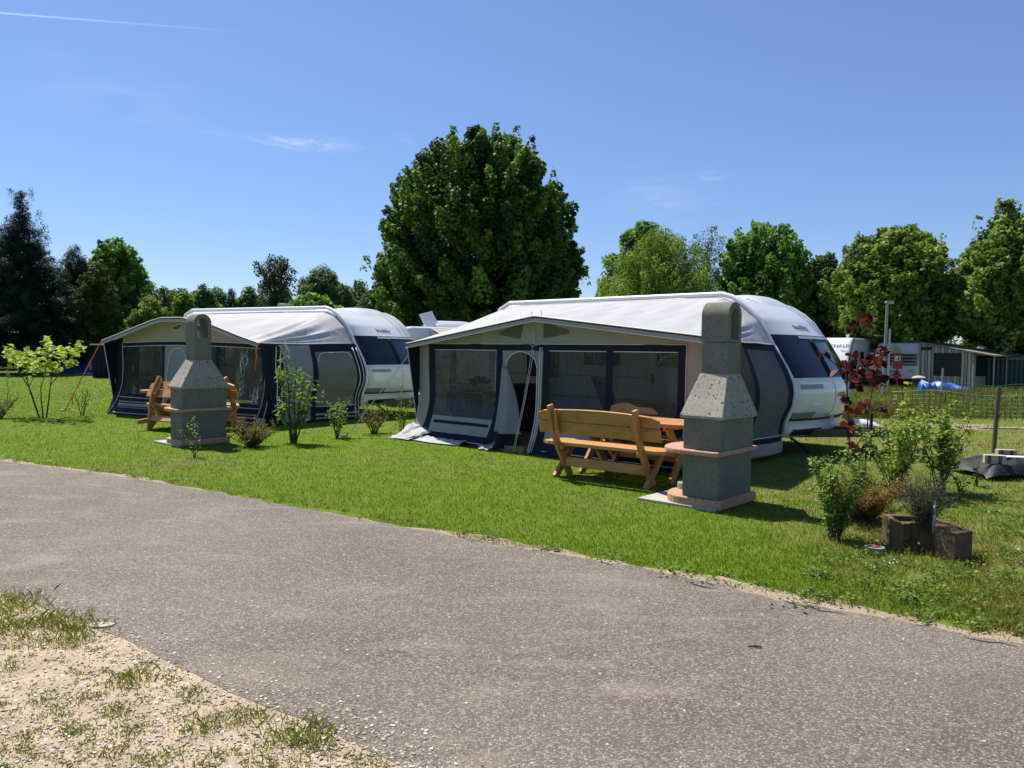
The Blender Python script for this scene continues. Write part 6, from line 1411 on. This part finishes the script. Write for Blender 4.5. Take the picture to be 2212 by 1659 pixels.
tree('maple_tree', 'upright maple with steep branches just right of the airy birch', 1648, 45, [(484, 30), (510, 66), (550, 86), (600, 95), (660, 100), (720, 92), (750, 60)], MD, 260, 1.8, .52, 150, .17, up=1.2, noise_=.13, seed=5, shape=LEAFM, core=.3, limbs=30, group='row of trees on the right', extra=[(1620, 478, 40, 9), (1590, 492, 40, 8), (1690, 484, 40, 9), (1726, 516, 40, 8)])
tree('dark_tree', 'dark shaded tree between the upright maple and the spreading maple', 1778, 45, [(548, 12), (580, 40), (640, 56), (700, 62), (750, 60)], DK, 130, 1.5, .55, 120, .16, up=.7, noise_=.15, seed=6, shape=LEAFM, group='row of trees on the right')
tree('maple_tree', 'spreading sunlit maple behind the street lamp', 1928, 41, [(486, 22), (512, 62), (545, 98), (590, 122), (640, 136), (690, 128), (728, 100)], LT, 330, 1.5, .50, 130, .17, up=.55, noise_=.13, seed=7, shape=LEAFM, limbs=30, core=.3, group='row of trees on the right', extra=[(1965, 482, 40, 10), (1848, 505, 35, 10), (2015, 512, 36, 10), (1992, 530, 36, 10), (1945, 494, 36, 12)])
tree('maple_tree', 'tall maple with a pointed top at the right edge', 2165, 38, [(436, 7), (465, 22), (500, 50), (545, 86), (600, 104), (660, 112), (720, 92)], LT, 330, 1.5, .48, 130, .17, up=.6, noise_=.13, seed=8, shape=LEAFM, limbs=28, core=.3, group='row of trees on the right', extra=[(2150, 428, 40, 9), (2180, 448, 30, 9), (2122, 462, 30, 9), (2205, 460, 40, 10)])
tree('spruce_tree', 'low dark conifer below the tall maple at the right edge', 2178, 40, [(648, 8), (690, 32), (730, 46), (765, 50)], [(.014, .03, .012), (.026, .05, .018), (.045, .075, .025)], 160, .9, .22, 130, .11, up=.0, noise_=.15, seed=9, shape=NEEDLE, m='needle', taper=.5, group='row of trees on the right')
tree('maple_tree', 'tall maple mostly outside the right edge', 2330, 36, [(450, 20), (500, 60), (560, 95), (640, 110), (720, 95)], MD, 240, 1.5, .5, 110, .17, up=.6, noise_=.13, seed=10, shape=LEAFM, group='row of trees on the right')
# left group
tree('spruce_tree', 'tall nearly black conifer at the left edge', 50, 42, [(412, 2), (445, 14), (480, 31), (530, 58), (590, 90), (650, 118), (710, 130), (770, 135)], CON, 560, 1.7, .23, 230, .15, up=.0, noise_=.13, seed=21, shape=NEEDLE, m='needle', core=.7, limbs=6, trunk_r=.22, taper=.55, group='conifers on the left', extra=[(60, 404, 40, 7), (38, 412, 40, 7), (88, 455, 30, 7), (122, 490, 30, 7)])
tree('spruce_tree', 'shorter dark conifer with a pale feathery tip right of the tall one', 165, 46, [(518, 2), (545, 20), (590, 38), (650, 52), (720, 62), (770, 62)], [(.012, .026, .016), (.022, .042, .024), (.05, .075, .04)], 260, 1.3, .26, 170, .15, up=.25, noise_=.2, seed=22, shape=NEEDLE, m='needle', core=.6, limbs=4, taper=.5, group='conifers on the left')
tree('broadleaf_tree', 'tall bright green broadleaf tree right of the two conifers', 250, 50, [(518, 22), (545, 44), (585, 56), (630, 60), (680, 60), (725, 52)], MD, 220, 1.5, .60, 120, .20, up=.5, noise_=.14, seed=23, shape=LEAFM, limbs=16, core=.3)
tree('cypress_tree', 'olive green feathery tree in front of the tall broadleaf at left', 212, 43, [(572, 10), (605, 32), (650, 44), (700, 46), (745, 36)], [(.022, .04, .010), (.05, .075, .015), (.10, .125, .025)], 190, 1.0, .30, 150, .12, up=.1, noise_=.16, seed=24, shape=LANCE, m='needle')
tree('bushy_tree', 'low bushy tree above the left end of the striped awning roof', 325, 47, [(640, 12), (665, 30), (700, 42), (735, 44), (760, 30)], LT, 120, 1.2, .4, 110, .14, up=.4, noise_=.15, seed=25)
tree('sparse_tree', 'half bare fine twigged tree behind the bushy one at left', 322, 56, [(605, 8), (625, 22), (660, 30), (720, 30)], [(.04, .06, .03), (.07, .09, .04)], 70, 1.2, .34, 55, .13, up=.6, noise_=.2, seed=26, core=.1, trunk_r=.12, limbs=40)
tree('sparse_tree', 'thin leaning tree with a small crown left of the far wood', 357, 58, [(618, 6), (630, 16), (655, 14), (680, 8)], [(.05, .07, .035), (.08, .10, .05)], 22, .9, .30, 55, .13, up=.3, noise_=.3, seed=27, core=.1, trunk_r=.12, limbs=14)
tree('columnar_cypress', 'narrow dark columnar cypress above the striped awning roof', 500, 60, [(622, 3), (650, 10), (690, 17), (760, 18)], CON, 150, 1.6, .30, 120, .16, up=2.5, noise_=.1, seed=28, shape=NEEDLE, m='needle', taper=.6)
tree('airy_tree', 'tall thin crowned tree with dark limbs above the far wood', 594, 78, [(550, 12), (575, 34), (610, 42), (650, 44), (700, 40)], [(.035, .05, .035), (.055, .07, .045), (.085, .10, .06)], 90, 2.0, .65, 75, .24, up=.5, noise_=.25, seed=29, core=.2, trunk_r=.22, limbs=40, extra=[(587, 548, 40, 8), (630, 578, 20, 12), (560, 568, 24, 8)])
tree('willow_tree', 'rounded drooping willow behind the bright maple above the caravan roof', 690, 84, [(582, 22), (600, 38), (640, 48), (690, 50), (740, 46)], FARP, 240, 1.6, .6, 130, .26, up=-.2, noise_=.12, seed=30, shape=LANCE, droop=1.2)
tree('maple_tree', 'bright green round maple just above the far caravan roof', 672, 62, [(636, 24), (652, 46), (690, 58), (740, 56)], MD, 170, 1.5, .6, 110, .22, up=.4, noise_=.13, seed=31, shape=LEAFM)
for i, (px, dd, top, hw, pal, lb) in enumerate(((742, 92, 618, 26, FARP, 'dull green tree of the far wood nearest the willow'), (775, 95, 606, 32, FARP, 'pointed grey green tree left of the big maple'), (806, 85, 624, 36, FARP, 'broad dull tree touching the big maple at left'), (838, 80, 640, 34, MD, 'green tree half hidden by the big maple'), (735, 66, 668, 34, LT, 'low yellow green tree above the far caravan cap'), (440, 88, 616, 30, FARP, 'rounded tree of the far wood left of the columnar cypress'), (398, 84, 634, 28, MD, 'green tree of the far wood beside the thin leaning tree'), (540, 90, 622, 30, FARP, 'grey green tree right of the columnar cypress'), (470, 95, 622, 28, FARP, 'pale tree right behind the columnar cypress'))):
    tree('far_tree', lb, px, dd, [(top, hw*.25), (top+18, hw*.7), (top+45, hw), (top+90, hw*1.05), (760, hw)], pal, 110, 2.2, .8, 100, .30, up=.5, noise_=.14, seed=40+i, group='trees of the far wood', limbs=4)
# far wood and dark undergrowth closing the horizon
def mass(name, label, spans, dist, pal, hmin, hmax, n, per, ls, seed, dep=8., cat='wood'):
    r = np.random.default_rng(seed); P0, P1, R = [], [], []
    for k in range(n):
        a, b = spans[r.integers(len(spans))]; px = r.uniform(a, b); c = AT(px, 757+.012*(px-CX), dist+r.uniform(0, dep)); h = r.uniform(hmin, hmax)*(.90+.06*sin(px*.083+seed)+.05*sin(px*.031+2*seed)+.05*sin(px*.21)); z = r.random()**.7*h
        P0.append([c[0], c[1], max(0, z-h*.22)]); P1.append([c[0]+r.normal(0, .3), c[1]+r.normal(0, .3), z+.05*h]); R.append(h*.13*(.7+.6*r.random()))
    o = shoot_leaves(r, np.array(P0), np.array(P1), np.array(R), per, ls, LEAF4, pal, name, MT['leaf'], None); return tag(o, label, cat, kind='stuff')
mass('far_wood', 'distant mixed wood along the horizon', [(300, 860), (300, 600)], 104, FARP, 7.6, 9.8, 1500, 100, .36, 1)
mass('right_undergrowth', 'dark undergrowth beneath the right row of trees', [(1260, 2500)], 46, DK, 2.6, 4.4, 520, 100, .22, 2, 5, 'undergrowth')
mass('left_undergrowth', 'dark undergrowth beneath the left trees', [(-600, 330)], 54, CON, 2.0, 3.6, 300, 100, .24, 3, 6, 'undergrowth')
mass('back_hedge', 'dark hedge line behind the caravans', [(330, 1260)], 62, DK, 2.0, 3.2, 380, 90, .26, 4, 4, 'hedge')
